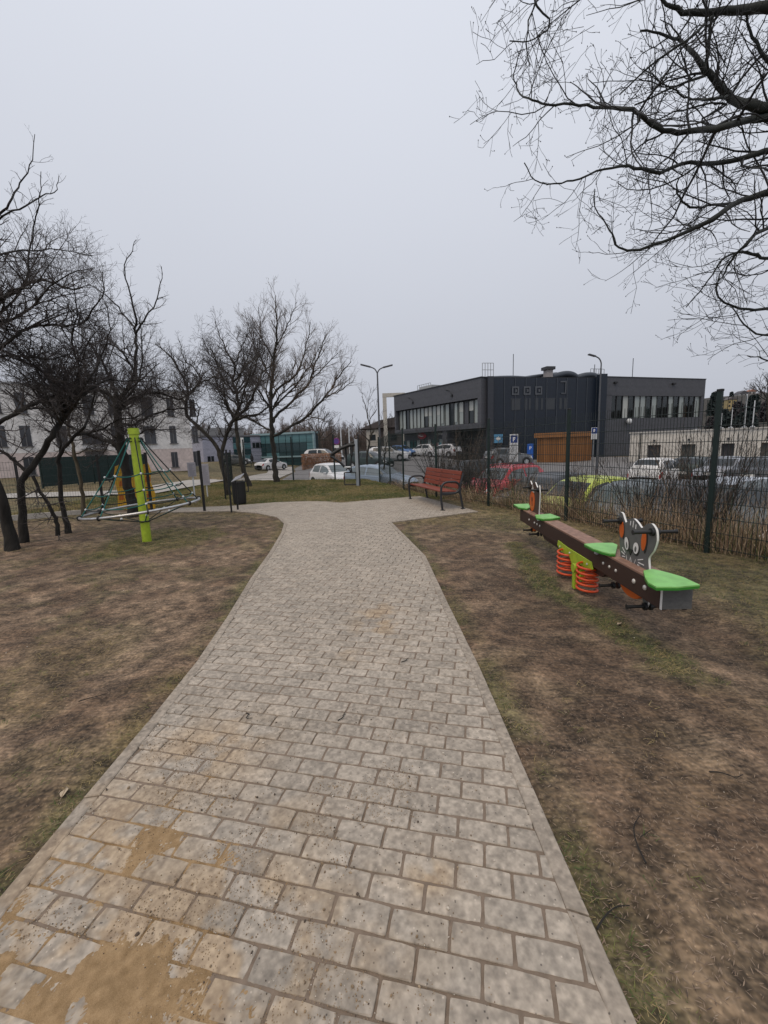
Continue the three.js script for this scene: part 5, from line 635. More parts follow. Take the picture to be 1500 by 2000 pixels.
{ // litter bin and sloping info plate on its post
  const p = gp(469, 984), g = thing('litter_bin', 'black cylindrical litter bin at the edge of the paved branch', 'bin', [p.x, 0.0, p.z]);
  new MB().add(new THREE.LatheGeometry([[0, 0], [0.17, 0], [0.185, 0.03], [0.195, 0.3], [0.195, 0.62], [0.205, 0.63], [0.205, 0.67], [0.185, 0.67], [0.18, 0.5], [0, 0.48]].map((q) => new THREE.Vector2(...q)), 28)).to('drum', M.blackPost, g); new MB().tube([V(0.19, 0.35, -0.1), V(0.24, 0.35, -0.14), V(0.24, 0.8, -0.14)], 0.02, 8).to('bracket', M.black, g); new MB().add(new THREE.TorusGeometry(0.2, 0.012, 8, 28), T(0, 0.66, 0, 0, Math.PI / 2)).to('rim', M.black, g);
  const q = gp(456, 999), s = thing('sloping_plate', 'small sloping grey plate on a short black post by the bin', 'sign', [q.x, 0, q.z - 0.35], -0.3); new MB().tube([V(0, -0.05, 0), V(0, 0.78, 0)], 0.025, 8).to('post', M.blackPost, s); new MB().rbox(0, 0, 0, 0.34, 0.02, 0.24, 0.006, T(0.08, 0.86, 0, 0, 0.5, 0.35)).to('plate', std([0.3, 0.31, 0.34], 0.4), s);
}
for (const [px, y0, y1, w, d, lab] of [[373, 903, 931, 0.24, 13.2, 'grey regulations board on a white pole left of the black posts'], [399, 906, 948, 0.26, 15, 'tall pale grey notice board just behind the black fence post']]) {
  const t = at(px, y0, d), b = at(px, y1, d), g = thing('notice_board', lab, 'sign', [t.x, 0, t.z], 0.2), h = t.y - b.y; new MB().tube([V(0, -0.05, -0.03), V(0, t.y, -0.03)], 0.022, 8).to('pole', M.plasticPale, g); new MB().rbox(0, b.y + h / 2, 0, w, h, 0.02, 0.004).to('board', std([0.36, 0.36, 0.40], 0.5), g);
  face(new MB(), 0, b.y + h / 2, 0.0115, w * 0.9, h * 0.92).to('print', texted(w, h, (x, W, Hh) => { x.fillStyle = '#a9a9b4'; x.fillRect(0, 0, W, Hh); x.fillStyle = '#7d7d88'; seed(4); for (let y = 24; y < Hh - 16; y += 16) x.fillRect(20, y, W * rr(0.4, 0.84), 6); }, 128), g);
}
{ // outdoor gym station
  const p = gp(699, 950), g = thing('gym_station', 'outdoor gym station with silver post and black swing arms on the grass', 'gym equipment', [p.x, land(p.x, p.z), p.z]), k = 17.3 / FOCAL, tb = (pts, r, nm, m = M.black) => new MB().tube(pts.map((q) => V(...q)), r, 8).to(nm, m, g);
  new MB().rbox(0.0, 0.9, 0, 0.13, 1.85, 0.1, 0.02).to('post', std([0.36, 0.40, 0.44], 0.4, { metalness: 0.3 }), g); new MB().rbox(0.09, 1.0, 0, 0.05, 2.05, 0.1, 0.01).to('back_post', M.blackPost, g);
  tb([[-0.05, 1.62, 0], [-0.25, 1.62, 0.02], [-0.6, 1.5, 0.02], [-1.0, 1.26, 0.02]], 0.07, 'upper_arm'); tb([[-0.1, 1.72, 0], [-0.18, 1.7, 0], [-0.2, 1.5, 0], [-0.18, 1.2, 0.05]], 0.06, 'weight_block'); tb([[-1.02, 1.28, 0.3], [-1.06, 1.22, -0.3]], 0.022, 'cross_bar'); tb([[-0.98, 1.2, 0.25], [-0.62, 0.95, 0.25], [-0.45, 0.75, 0.25]], 0.045, 'handle'); tb([[-1.05, 1.22, -0.25], [-0.7, 0.95, -0.25], [-0.5, 0.76, -0.25]], 0.045, 'handle');
  tb([[-0.42, 1.7, -0.1], [-0.42, 0.8, -0.1]], 0.036, 'hanger'); tb([[-0.2, 1.2, 0], [-0.24, 0.8, 0.05], [-0.22, 0.55, 0.05]], 0.03, 'swing_arm'); tb([[-0.5, 0.55, 0.2], [-0.05, 0.55, 0.2], [-0.05, 0.08, 0.2], [-0.5, 0.08, 0.2], [-0.5, 0.55, 0.2]], 0.025, 'foot_frame'); tb([[-0.25, 0.55, 0.2], [-0.3, 0.72, 0.2], [-0.42, 0.68, 0.2]], 0.03, 'seat_arm'); new MB().rbox(-0.36, 0.76, 0.15, 0.26, 0.06, 0.3, 0.02).to('seat', M.plasticPale, g);
}
// ---------------------------------------------------------------- lamps, traffic sign, flag poles
{
  const grey = std([0.1, 0.105, 0.115], 0.5, { metalness: 0.4 }), lampHead = (mb, a, b) => { const d = b.clone().sub(a), m = new THREE.Matrix4().compose(a.clone().lerp(b, 0.5), new THREE.Quaternion().setFromUnitVectors(V(1, 0, 0), d.clone().normalize()), V(1, 1, 1)); return mb.rbox(0, 0, 0, d.length(), 0.09, 0.24, 0.03, m); };
  const b = at(737, 730, 30), g = thing('street_lamp', 'tall double-armed street lamp beside the office block', 'street lamp', [b.x, land(b.x, b.z), b.z]), o = g.position, P = (x, y) => at(x, y, 30).sub(o);
  const topY = P(732, 728).y; new MB().tube([V(0, -0.1, 0), V(0, topY * 0.5, 0), V(0, topY, 0)], (t) => lerp(0.085, 0.05, t), 10).to('pole', grey, g);
  for (const [pts, e] of [[[[732, 729], [727, 721], [719, 717]], [[719, 717], [699, 712]]], [[[732, 729], [736, 722], [743, 718]], [[743, 718], [762, 713]]]]) { new MB().tube(smooth(pts.map((q) => V(P(...q).x - P(732, 728).x, P(...q).y, 0)), 8), 0.04, 8).to('arm', grey, g); lampHead(new MB(), V(P(...e[0]).x - P(732, 728).x, P(...e[0]).y, 0), V(P(...e[1]).x - P(732, 728).x, P(...e[1]).y, 0)).to('lamp_head', grey, g); }
  const b2 = at(1172, 760, 30), g2 = thing('street_lamp', 'single-armed street lamp with curved top at the right end of the black facade', 'street lamp', [b2.x, land(b2.x, b2.z), b2.z]), P2 = (x, y) => { const v = at(x, y, 30); return V(v.x - at(1172, 715, 30).x, v.y - g2.position.y, 0); };
  new MB().tube([V(0, -0.1, 0), V(0, 4, 0), V(0, P2(1172, 718).y, 0)], (t) => lerp(0.085, 0.05, t), 10).to('pole', grey, g2); new MB().tube(smooth([[1172, 718], [1172, 708], [1168, 700], [1161, 696]].map((q) => P2(...q)), 10), 0.045, 8).to('arm', grey, g2); lampHead(new MB(), P2(1161, 696), P2(1147, 692)).to('lamp_head', grey, g2);
  const t = at(657, 862, 46), ts = thing('traffic_sign', 'round purple-blue traffic sign with white plate beside the road', 'sign', [t.x, land(t.x, t.z), t.z]), hy = t.y - land(t.x, t.z); new MB().tube([V(0, 0, 0), V(0, hy + 0.4, 0)], 0.04, 8).to('pole', M.plasticPale, ts); new MB().add(new THREE.CylinderGeometry(0.36, 0.36, 0.03, 24), T(0, hy, 0.06, 0, Math.PI / 2)).to('disc', std([0.24, 0.03, 0.16], 0.5), ts); new MB().add(new THREE.CylinderGeometry(0.28, 0.28, 0.034, 24), T(0, hy, 0.062, 0, Math.PI / 2)).to('disc_centre', std([0.10, 0.05, 0.25], 0.5), ts); new MB().box(0, hy - 0.55, 0.06, 0.55, 0.3, 0.03).to('plate', M.whitePrint, ts);
  [[665, 'left'], [681, 'right']].forEach(([px, w]) => { const q = at(px, 834, 60), s = thing('flag_pole', w + ' one of two slim white flag poles beyond the road', 'pole', [q.x, land(q.x, q.z), q.z], 0, 'flag poles'); new MB().tube([V(0, -0.1, 0), V(0, q.y - s.position.y, 0)], (k) => lerp(0.12, 0.07, k), 8).to('shaft', M.plasticPale, s); new MB().add(new THREE.SphereGeometry(0.12, 8, 6), T(0, q.y - s.position.y, 0)).to('finial', M.plasticPale, s); });
}
// ---------------------------------------------------------------- cars
const CAR = {   // stations from rear to front: [s, top, belt, half width, half width of the roof]
  hatch: [[0, 0.42, 0.41, 0.78, 0.72], [0.012, 0.62, 0.58, 0.9, 0.8], [0.05, 0.8, 0.63, 0.95, 0.74], [0.15, 0.965, 0.64, 0.99, 0.7], [0.3, 1.0, 0.63, 1, 0.7], [0.46, 0.99, 0.62, 1, 0.7], [0.57, 0.93, 0.61, 1, 0.69], [0.72, 0.66, 0.6, 0.99, 0.76], [0.86, 0.585, 0.555, 0.97, 0.78], [0.96, 0.5, 0.47, 0.9, 0.72], [1, 0.38, 0.36, 0.76, 0.62]],
  suv: [[0, 0.45, 0.44, 0.82, 0.76], [0.012, 0.66, 0.6, 0.93, 0.84], [0.05, 0.86, 0.65, 0.97, 0.78], [0.12, 0.975, 0.66, 0.99, 0.74], [0.3, 1.0, 0.65, 1, 0.74], [0.48, 0.99, 0.64, 1, 0.73], [0.58, 0.94, 0.63, 1, 0.72], [0.71, 0.69, 0.62, 0.99, 0.8], [0.87, 0.625, 0.59, 0.97, 0.82], [0.965, 0.54, 0.5, 0.9, 0.76], [1, 0.4, 0.38, 0.78, 0.66]],
  sedan: [[0, 0.45, 0.44, 0.8, 0.72], [0.012, 0.62, 0.58, 0.9, 0.8], [0.06, 0.69, 0.64, 0.95, 0.78], [0.14, 0.72, 0.645, 0.98, 0.74], [0.27, 0.95, 0.645, 1, 0.69], [0.38, 1.0, 0.635, 1, 0.69], [0.5, 0.99, 0.63, 1, 0.69], [0.6, 0.92, 0.62, 1, 0.69], [0.73, 0.67, 0.61, 0.99, 0.76], [0.88, 0.6, 0.56, 0.96, 0.78], [0.965, 0.5, 0.47, 0.9, 0.72], [1, 0.38, 0.36, 0.76, 0.62]],
};
function car(label, px, depth, turn, kind, paint, dim, o = {}) {
  const [L, W, Ht] = dim, p = at(px, o.py || 920, depth), g = thing('parked_car', label, 'car', [p.x, land(p.x, p.z) + 0.03, p.z], turn, o.group || 'cars in the car park'), S = CAR[kind], y0 = 0.17, Wh = W / 2;
  const par = (s) => { let i = 1; while (i < S.length - 1 && S[i][0] < s) i++; const a = S[i - 1], b = S[i], t = clamp((s - a[0]) / (b[0] - a[0]), 0, 1), e = t * t * (3 - 2 * t) * 0.45 + t * 0.55; return [1, 2, 3, 4].map((k) => lerp(a[k], b[k], e)); };
  const sect = (s) => { const [tp, bl, w, wr] = par(s), T1 = tp * Ht, B1 = Math.min(bl * Ht, T1 - 0.01), h = [[w * 0.9, y0], [w, y0 + 0.13], [w * 1.0, lerp(y0, B1, 0.62)], [w * 0.97, B1], [Math.min(wr, w * 0.96) + 0.0, T1 - Math.min(0.05, (T1 - B1) * 0.4)], [wr * 0.86, T1], [wr * 0.4, T1 + 0.018], [0, T1 + 0.022]].map(([a, b]) => [a * Wh, b]); return [...h, ...h.slice(0, -1).reverse().map(([a, b]) => [-a, b])]; };
  const at2 = (s, k) => { const q = sect(s), i = Math.min(q.length - 2, Math.floor(k)), t = k - i; return V((s - 0.5) * L, lerp(q[i][1], q[i + 1][1], t), lerp(q[i][0], q[i + 1][0], t)); };
  const patch = (s0, s1, k0, k1, ns, nk, off) => { const ps = [], ix = []; for (let a = 0; a <= ns; a++) for (let b = 0; b <= nk; b++) { const s = lerp(s0, s1, a / ns), k = lerp(k0, k1, b / nk), q = at2(s, k); if (off) { const du = at2(Math.min(1, s + 0.01), k).sub(at2(Math.max(0, s - 0.01), k)), dk = at2(s, Math.min(14, k + 0.2)).sub(at2(s, Math.max(0, k - 0.2))), n = dk.cross(du).normalize(); if (n.dot(V(q.x * 0.2, q.y - 0.6, q.z)) < 0) n.negate(); q.addScaledVector(n, off); } ps.push(q.x, q.y, q.z); } for (let a = 0; a < ns; a++) for (let b = 0; b < nk; b++) { const i = a * (nk + 1) + b, j = i + nk + 1; ix.push(i, i + 1, j, i + 1, j + 1, j); } const ge = new THREE.BufferGeometry(); ge.setAttribute('position', new THREE.Float32BufferAttribute(ps, 3)); ge.setIndex(ix); ge.computeVertexNormals(); return ge; };
  const pm = std(paint, 0.28, { metalness: o.metal || 0.15 }); pm.userData = {}; const pmat = new THREE.MeshPhysicalMaterial({ color: pm.color, roughness: 0.5, metalness: o.metal || 0.05, clearcoat: 0.45, clearcoatRoughness: 0.15, side: THREE.DoubleSide });
  place('body', patch(0, 1, 0, 14, 44, 28, 0), pmat, g); new MB().box(0, y0 + 0.02, 0, L * 0.94, 0.1, W * 0.86).to('underbody', M.trim, g);
  const cab = kind === 'sedan' ? [0.145, 0.265, 0.605, 0.725] : [0.05, 0.14, 0.575, 0.715], gl = std(o.glass || [0.018, 0.024, 0.028], 0.07, { side: THREE.DoubleSide });
  place('windscreen', patch(cab[2], cab[3], 5.0, 9.0, 6, 8, 0.008), gl, g); place('rear_window', patch(cab[0], cab[1], 5.0, 9.0, 6, 8, 0.008), gl, g);
  const bp = kind === 'sedan' ? 0.45 : 0.4; for (const [k0, k1] of [[3.12, 3.9], [10.88, 10.1]]) { place('side_window', patch(cab[1] + 0.015, bp - 0.012, k0, k1, 6, 3, 0.007), gl, g); place('side_window', patch(bp + 0.012, cab[3] - 0.05, k0, k1, 6, 3, 0.007), gl, g); }
  for (const sd of [1, -1]) { const k = sd > 0 ? [2.2, 2.95] : [11.8, 11.05]; place('headlight', patch(0.925, 0.985, k[0], sd > 0 ? 3.9 : 10.1, 3, 3, 0.008), M.headlamp, g); place('tail_light', patch(0.006, 0.05, k[0], k[1], 3, 3, 0.008), M.tailRed, g); new MB().rbox(0.16 * L, par(0.66)[1] * Ht + 0.07, sd * (Wh + 0.07), 0.1, 0.12, 0.18, 0.03).to('mirror', pmat, g); }
  new MB().rbox(L / 2 - 0.02, 0.3, 0, 0.12, 0.2, W * 0.7, 0.04).to('front_bumper', M.trim, g); new MB().rbox(-L / 2 + 0.02, 0.3, 0, 0.12, 0.18, W * 0.72, 0.04).to('rear_bumper', o.bumper ? pmat : M.trim, g); new MB().box(-L / 2 - 0.03, 0.58 * Ht * 0.9, 0, 0.03, 0.11, 0.5).box(L / 2 + 0.045, 0.36, 0, 0.02, 0.11, 0.5).to('number_plate', M.plate, g);
  const wr = Ht * 0.215; for (const wx of [-0.31, 0.315]) for (const sd of [1, -1]) {
    new MB().add(new THREE.CylinderGeometry(wr * 1.14, wr * 1.14, 0.06, 24), T(wx * L, wr + 0.02, sd * (Wh - 0.025), 0, Math.PI / 2)).to('wheel_arch', M.trim, g);
    const wl = new MB().add(new THREE.TorusGeometry(wr * 0.8, wr * 0.2, 8, 24), T(wx * L, wr, sd * (Wh - 0.02)).multiply(new THREE.Matrix4().makeScale(1, 1, 1.6))).to('wheel', M.tyre, g); const rm = new MB().add(new THREE.CylinderGeometry(wr * 0.66, wr * 0.6, 0.03, 20), T(wx * L, wr, sd * (Wh + 0.012), 0, Math.PI / 2)); rm.to('rim', M.rim, wl); const spk = new MB(); for (let k = 0; k < 5; k++) spk.box(0, wr * 0.33, 0, wr * 0.16, wr * 0.5, 0.02, T(wx * L, wr, sd * (Wh + 0.03), 0, 0, k * 1.2566)); spk.to('spokes', M.plasticPale, wl);
  }
  if (kind === 'suv') for (const sd of [1, -1]) new MB().tube([V(-0.34 * L, Ht + 0.0, sd * Wh * 0.62), V(-0.3 * L, Ht + 0.05, sd * Wh * 0.62), V(0.0, Ht + 0.05, sd * Wh * 0.62), V(0.04 * L, Ht - 0.0, sd * Wh * 0.62)], 0.018, 6).to('roof_rail', o.rail || M.trim, g);
  return g;
}
const near = -2.62;
car('red estate car parked nose towards the fence right of the bench', 982, 17.6, -2.45, 'suv', [0.40, 0.012, 0.022], [4.3, 1.8, 1.54], { rail: std([0.35, 0.02, 0.03], 0.4), glass: [0.10, 0.12, 0.13], py: 930 });
car('dark graphite hatchback parked between the red and the lime cars', 1062, 13.6, -2.5, 'hatch', [0.018, 0.02, 0.024], [4.2, 1.78, 1.47], { py: 940 });
car('lime yellow small car parked behind the seesaw', 1134, 11.9, near, 'hatch', [0.42, 0.50, 0.05], [3.7, 1.66, 1.46], { py: 960 });
car('pale teal-grey car half hidden by stalks behind the cat board', 1228, 10.6, near, 'hatch', [0.06, 0.08, 0.085], [4.0, 1.7, 1.42], { py: 965, glass: [0.05, 0.07, 0.07] });
car('black car hidden in the shrubs between two pale cars', 1318, 10.2, near, 'sedan', [0.012, 0.014, 0.018], [4.5, 1.8, 1.44], { py: 970 });
car('pale silver-blue car right of the nearest tall fence post', 1425, 10.0, near, 'hatch', [0.42, 0.46, 0.52], [4.2, 1.76, 1.46], { py: 970, metal: 0.4 });
car('dark green car at the right edge behind the fence', 1500, 9.4, near, 'sedan', [0.014, 0.026, 0.024], [4.5, 1.8, 1.45], { py: 975 });
car('small rounded white hatchback parked in front of the cream garages', 1288, 21, 0.62, 'hatch', [0.7, 0.7, 0.69], [3.55, 1.63, 1.49], { py: 925, bumper: true });
car('dark green hatchback right of the small white hatchback', 1362, 21.5, 0.6, 'hatch', [0.015, 0.03, 0.027], [4.0, 1.7, 1.46], { py: 925 });
car('silver saloon in front of the third garage door', 1424, 20.5, 0.6, 'sedan', [0.36, 0.38, 0.42], [4.5, 1.78, 1.46], { py: 925, metal: 0.5 });
car('dark saloon with pale roof reflection at the right edge by the garages', 1492, 19.2, 0.6, 'sedan', [0.02, 0.024, 0.032], [4.6, 1.8, 1.46], { py: 930 });
car('grey off-roader parked in front of the black panelled wall', 992, 41, 0.25, 'suv', [0.17, 0.18, 0.19], [4.5, 1.85, 1.72], { py: 890, metal: 0.4 });
car('black car partly hidden by shrubs left of the red car', 915, 26, -2.6, 'hatch', [0.012, 0.014, 0.016], [4.2, 1.78, 1.48], { py: 905 });
car('light blue-grey car with blue bonnet beyond the gym station', 742, 23.6, -0.62, 'hatch', [0.30, 0.38, 0.48], [4.2, 1.75, 1.5], { py: 910, glass: [0.2, 0.24, 0.26] });
car('white hatchback parked beyond the grassy rise left of the gym station', 652, 26.5, -0.98, 'hatch', [0.72, 0.73, 0.74], [4.0, 1.75, 1.56], { py: 920, glass: [0.14, 0.17, 0.18] });
car('dark green car beside the lamp post in the middle distance', 722, 40, -0.5, 'suv', [0.016, 0.035, 0.034], [4.4, 1.8, 1.6], { py: 895 });
car('white estate car behind the slim young tree', 760, 47, -0.3, 'suv', [0.6, 0.62, 0.64], [4.6, 1.8, 1.55], { py: 885 });
car('bright blue car in front of the office block corner', 787, 56, -0.8, 'hatch', [0.10, 0.2, 0.42], [4.1, 1.75, 1.5], { py: 882 });
car('white car parked left under the office shop windows', 826, 55, 2.4, 'hatch', [0.66, 0.67, 0.68], [4.2, 1.75, 1.5], { py: 882 });
car('white car parked right under the office shop windows', 866, 50, 2.4, 'hatch', [0.6, 0.6, 0.62], [4.2, 1.75, 1.5], { py: 884 });
car('white off-roader with dark lower body above the orange hedge', 632, 52, -0.25, 'suv', [0.62, 0.63, 0.64], [4.7, 1.9, 1.78], { py: 885, group: 'cars on the road' });
car('white saloon waiting on the road by the maple trunk', 530, 57, 1.0, 'sedan', [0.68, 0.68, 0.69], [4.5, 1.8, 1.5], { py: 910, group: 'cars on the road' });
car('grey car parked by the lilac building', 462, 62, 0.2, 'hatch', [0.1, 0.105, 0.11], [4.2, 1.75, 1.5], { py: 908, group: 'cars on the road' });
{ // pedestrian on the far footway
  const p = at(493, 910, 64), y0 = land(p.x, p.z) + 0.04, n = 44, mc = new MarchingCubes(n, new THREE.MeshBasicMaterial(), false, false, 60000), size = 1.0;
  const bones = [[[0, 0.92, 0], [0, 1.42, 0], 0.15, 0.17], [[-0.16, 1.4, 0], [-0.24, 1.12, 0.02], 0.06, 0.05], [[-0.24, 1.12, 0.02], [-0.22, 0.86, 0.1], 0.05, 0.04], [[0.16, 1.4, 0], [0.24, 1.12, -0.02], 0.06, 0.05], [[0.24, 1.12, -0.02], [0.22, 0.86, -0.06], 0.05, 0.04], [[-0.09, 0.92, 0], [-0.1, 0.5, 0.1], 0.1, 0.075], [[-0.1, 0.5, 0.1], [-0.1, 0.06, 0.06], 0.07, 0.05], [[-0.1, 0.05, 0.06], [-0.1, 0.05, 0.2], 0.05, 0.04], [[0.09, 0.92, 0], [0.1, 0.5, -0.02], 0.1, 0.075], [[0.1, 0.5, -0.02], [0.1, 0.08, -0.2], 0.07, 0.05], [[0.1, 0.06, -0.2], [0.1, 0.05, -0.06], 0.05, 0.04], [[0, 1.45, 0], [0, 1.56, 0.01], 0.06, 0.055], [[0, 1.62, 0.02], [0, 1.68, 0.02], 0.1, 0.1]];
  const cap = (q, a, b, r0, r1) => { const ab = [b[0] - a[0], b[1] - a[1], b[2] - a[2]], ap = [q[0] - a[0], q[1] - a[1], q[2] - a[2]], t = clamp((ap[0] * ab[0] + ap[1] * ab[1] + ap[2] * ab[2]) / (ab[0] ** 2 + ab[1] ** 2 + ab[2] ** 2 + 1e-9), 0, 1); return Math.hypot(ap[0] - ab[0] * t, ap[1] - ab[1] * t, ap[2] - ab[2] * t) - lerp(r0, r1, t); };
  for (let k = 0; k < n; k++) for (let j = 0; j < n; j++) for (let i = 0; i < n; i++) { const q = [i, j, k].map((v) => (v / n * 2 - 1) * size); q[1] += 0.9; let d = 9; for (const [a, b, r0, r1] of bones) { const e = cap(q, a, b, r0, r1), h = clamp(0.5 + 0.5 * (d - e) / 0.04, 0, 1); d = lerp(d, e, h) - 0.04 * h * (1 - h); } mc.field[k * n * n + j * n + i] = -d; }
  mc.isolation = 0; mc.update(); const g = new THREE.BufferGeometry(); g.setAttribute('position', new THREE.BufferAttribute(mc.positionArray.slice(0, mc.count * 3), 3)); g.setAttribute('normal', new THREE.BufferAttribute(mc.normalArray.slice(0, mc.count * 3), 3)); g.computeVertexNormals();
  const t = thing('person', 'person in dark coat walking on the footway near the lilac building', 'person', [p.x, y0 + 0.9, p.z], 2.8); place('body', g, std([0.022, 0.022, 0.026], 0.9, { side: THREE.DoubleSide }), t); new MB().add(new THREE.SphereGeometry(0.105, 12, 10), T(0, 0.79, 0.0)).to('hair', std([0.03, 0.02, 0.016], 0.9), t);
}
// ---------------------------------------------------------------- shrubs and dry stalks beyond the fence
const FL = [[5.6, -2.4], [4.36, -5.58], [3.55, -8.15], [2.62, -10.5], [1.6, -12.7], [0.73, -14.92], [0.0, -19.2]];
const alongFence = (t, off) => { const f = clamp(t, 0, 0.9999) * (FL.length - 1), i = Math.floor(f), a = FL[i], b = FL[i + 1], u = f - i, dx = b[0] - a[0], dz = b[1] - a[1], l = Math.hypot(dx, dz); return [lerp(a[0], b[0], u) - dz / l * off, lerp(a[1], b[1], u) + dx / l * off]; };
const BUSH = { dens: [5, 7, 7], len: [0.5, 0.28, 0.14], rad: [0.006, 0.004, 0.0028], seg: [4, 3, 2], t0: [0.15, 0.15, 0.2], a0: 0.3, a1: 0.8, up: 0.5, wig: 0.16, curl: 0.05, rmin: 0.0016 };
[[0.09, 1.0, 1.5, 'beside the dark green car'], [0.15, 1.3, 1.35, 'right of the nearest tall post'], [0.2, 0.9, 1.2, 'left of the nearest tall post'], [0.24, 1.4, 1.55, 'in front of the black hidden car'], [0.28, 1.0, 1.25, 'behind the cat board'], [0.36, 0.9, 0.8, 'behind the lime car side'], [0.52, 1.2, 1.0, 'at the red car bonnet'], [0.6, 1.1, 1.6, 'just right of the bench'], [0.66, 1.2, 1.9, 'right behind the bench back'], [0.72, 1.4, 1.9, 'behind the left half of the bench'], [0.77, 0.9, 1.7, 'left of the bench at the fence'], [0.81, 1.5, 1.5, 'between the bench and the lamp post']].forEach(([t, off, h, w], n) => {
  const [x, z] = alongFence(t, off), g = thing('bare_shrub', 'leafless twiggy shrub behind the fence ' + w, 'shrub', [x, land(x, z) - 0.03, z], 0, 'shrubs behind the fence'), st = new MB(), tw = new MB(); seed(300 + n);
  for (let k = 0; k < 30; k++) { const a = rr(0, 6.28), sp = rr(0.1, 0.55) * h, hh = (h + 0.75) * rr(0.55, 1), b = rr(0.02, 0.2), pts = [V(Math.cos(a) * b, 0, Math.sin(a) * b), V(Math.cos(a) * (b + sp * 0.4), hh * 0.5, Math.sin(a) * (b + sp * 0.4)), V(Math.cos(a) * (b + sp) + rr(-0.1, 0.1), hh, Math.sin(a) * (b + sp) + rr(-0.1, 0.1))], c = smooth(pts, 6); st.tube(c, (q) => lerp(0.009, 0.003, q), 4, false); sprout(tw, c, (q) => lerp(0.009, 0.003, q), 0, BUSH); }
  st.to('stems', n % 2 ? M.twigBrown : M.bark, g); tw.to('twigs', n % 3 ? M.twig : M.twigBrown, g);
});
function instanced(name, label, category, geo, mat, list) { const im = new THREE.InstancedMesh(geo, mat, list.length), c = new THREE.Color(); list.forEach((o, k) => { im.setMatrixAt(k, o.m); im.setColorAt(k, c.setRGB(...o.c)); }); im.name = name; im.userData = { kind: 'stuff', label, category }; im.castShadow = im.receiveShadow = true; scene.add(im); return im; }
function bladeGeo(w, bend, n = 3) { const p = [], ix = []; for (let k = 0; k <= n; k++) { const t = k / n, ww = w * (1 - t * 0.92); p.push(-ww, t, bend * t * t, ww, t, bend * t * t); if (k < n) { const a = k * 2; ix.push(a, a + 1, a + 2, a + 1, a + 3, a + 2); } } return { p, ix }; }
function clump(n, w, spread, lean) { const p = [], ix = []; for (let b = 0; b < n; b++) { const g = bladeGeo(w, rr(0.1, 0.5)), o = p.length / 3, m = new THREE.Matrix4().compose(V(rr(-spread, spread), 0, rr(-spread, spread)), new THREE.Quaternion().setFromEuler(new THREE.Euler(rr(-lean, lean), rr(0, 6.28), rr(-lean, lean), 'YXZ')), V(1, rr(0.5, 1.1), 1)), v = V(0, 0, 0); for (let k = 0; k < g.p.length; k += 3) { v.set(g.p[k], g.p[k + 1], g.p[k + 2]).applyMatrix4(m); p.push(v.x, v.y, v.z); } for (const i of g.ix) ix.push(o + i); } const q = new THREE.BufferGeometry(); q.setAttribute('position', new THREE.Float32BufferAttribute(p, 3)); q.setIndex(ix); q.computeVertexNormals(); return q; }
const blade = std([1, 1, 1], 0.9, { side: THREE.DoubleSide });
const E3 = (x, y, z, o = 'YXZ') => new THREE.Quaternion().setFromEuler(new THREE.Euler(x, y, z, o));
const groundY = (x, z) => { const sd = pathDist(x, z); return land(x, z) - 0.018 + bumps(x, z) * ss(0, 0.35, sd); };
const inView = (x, z) => { if (z > -0.75) return false; const v = V(x, 0, z).project(camera); return Math.abs(v.x) < 1.12 && v.y < 1.1 && v.y > -1.12; };
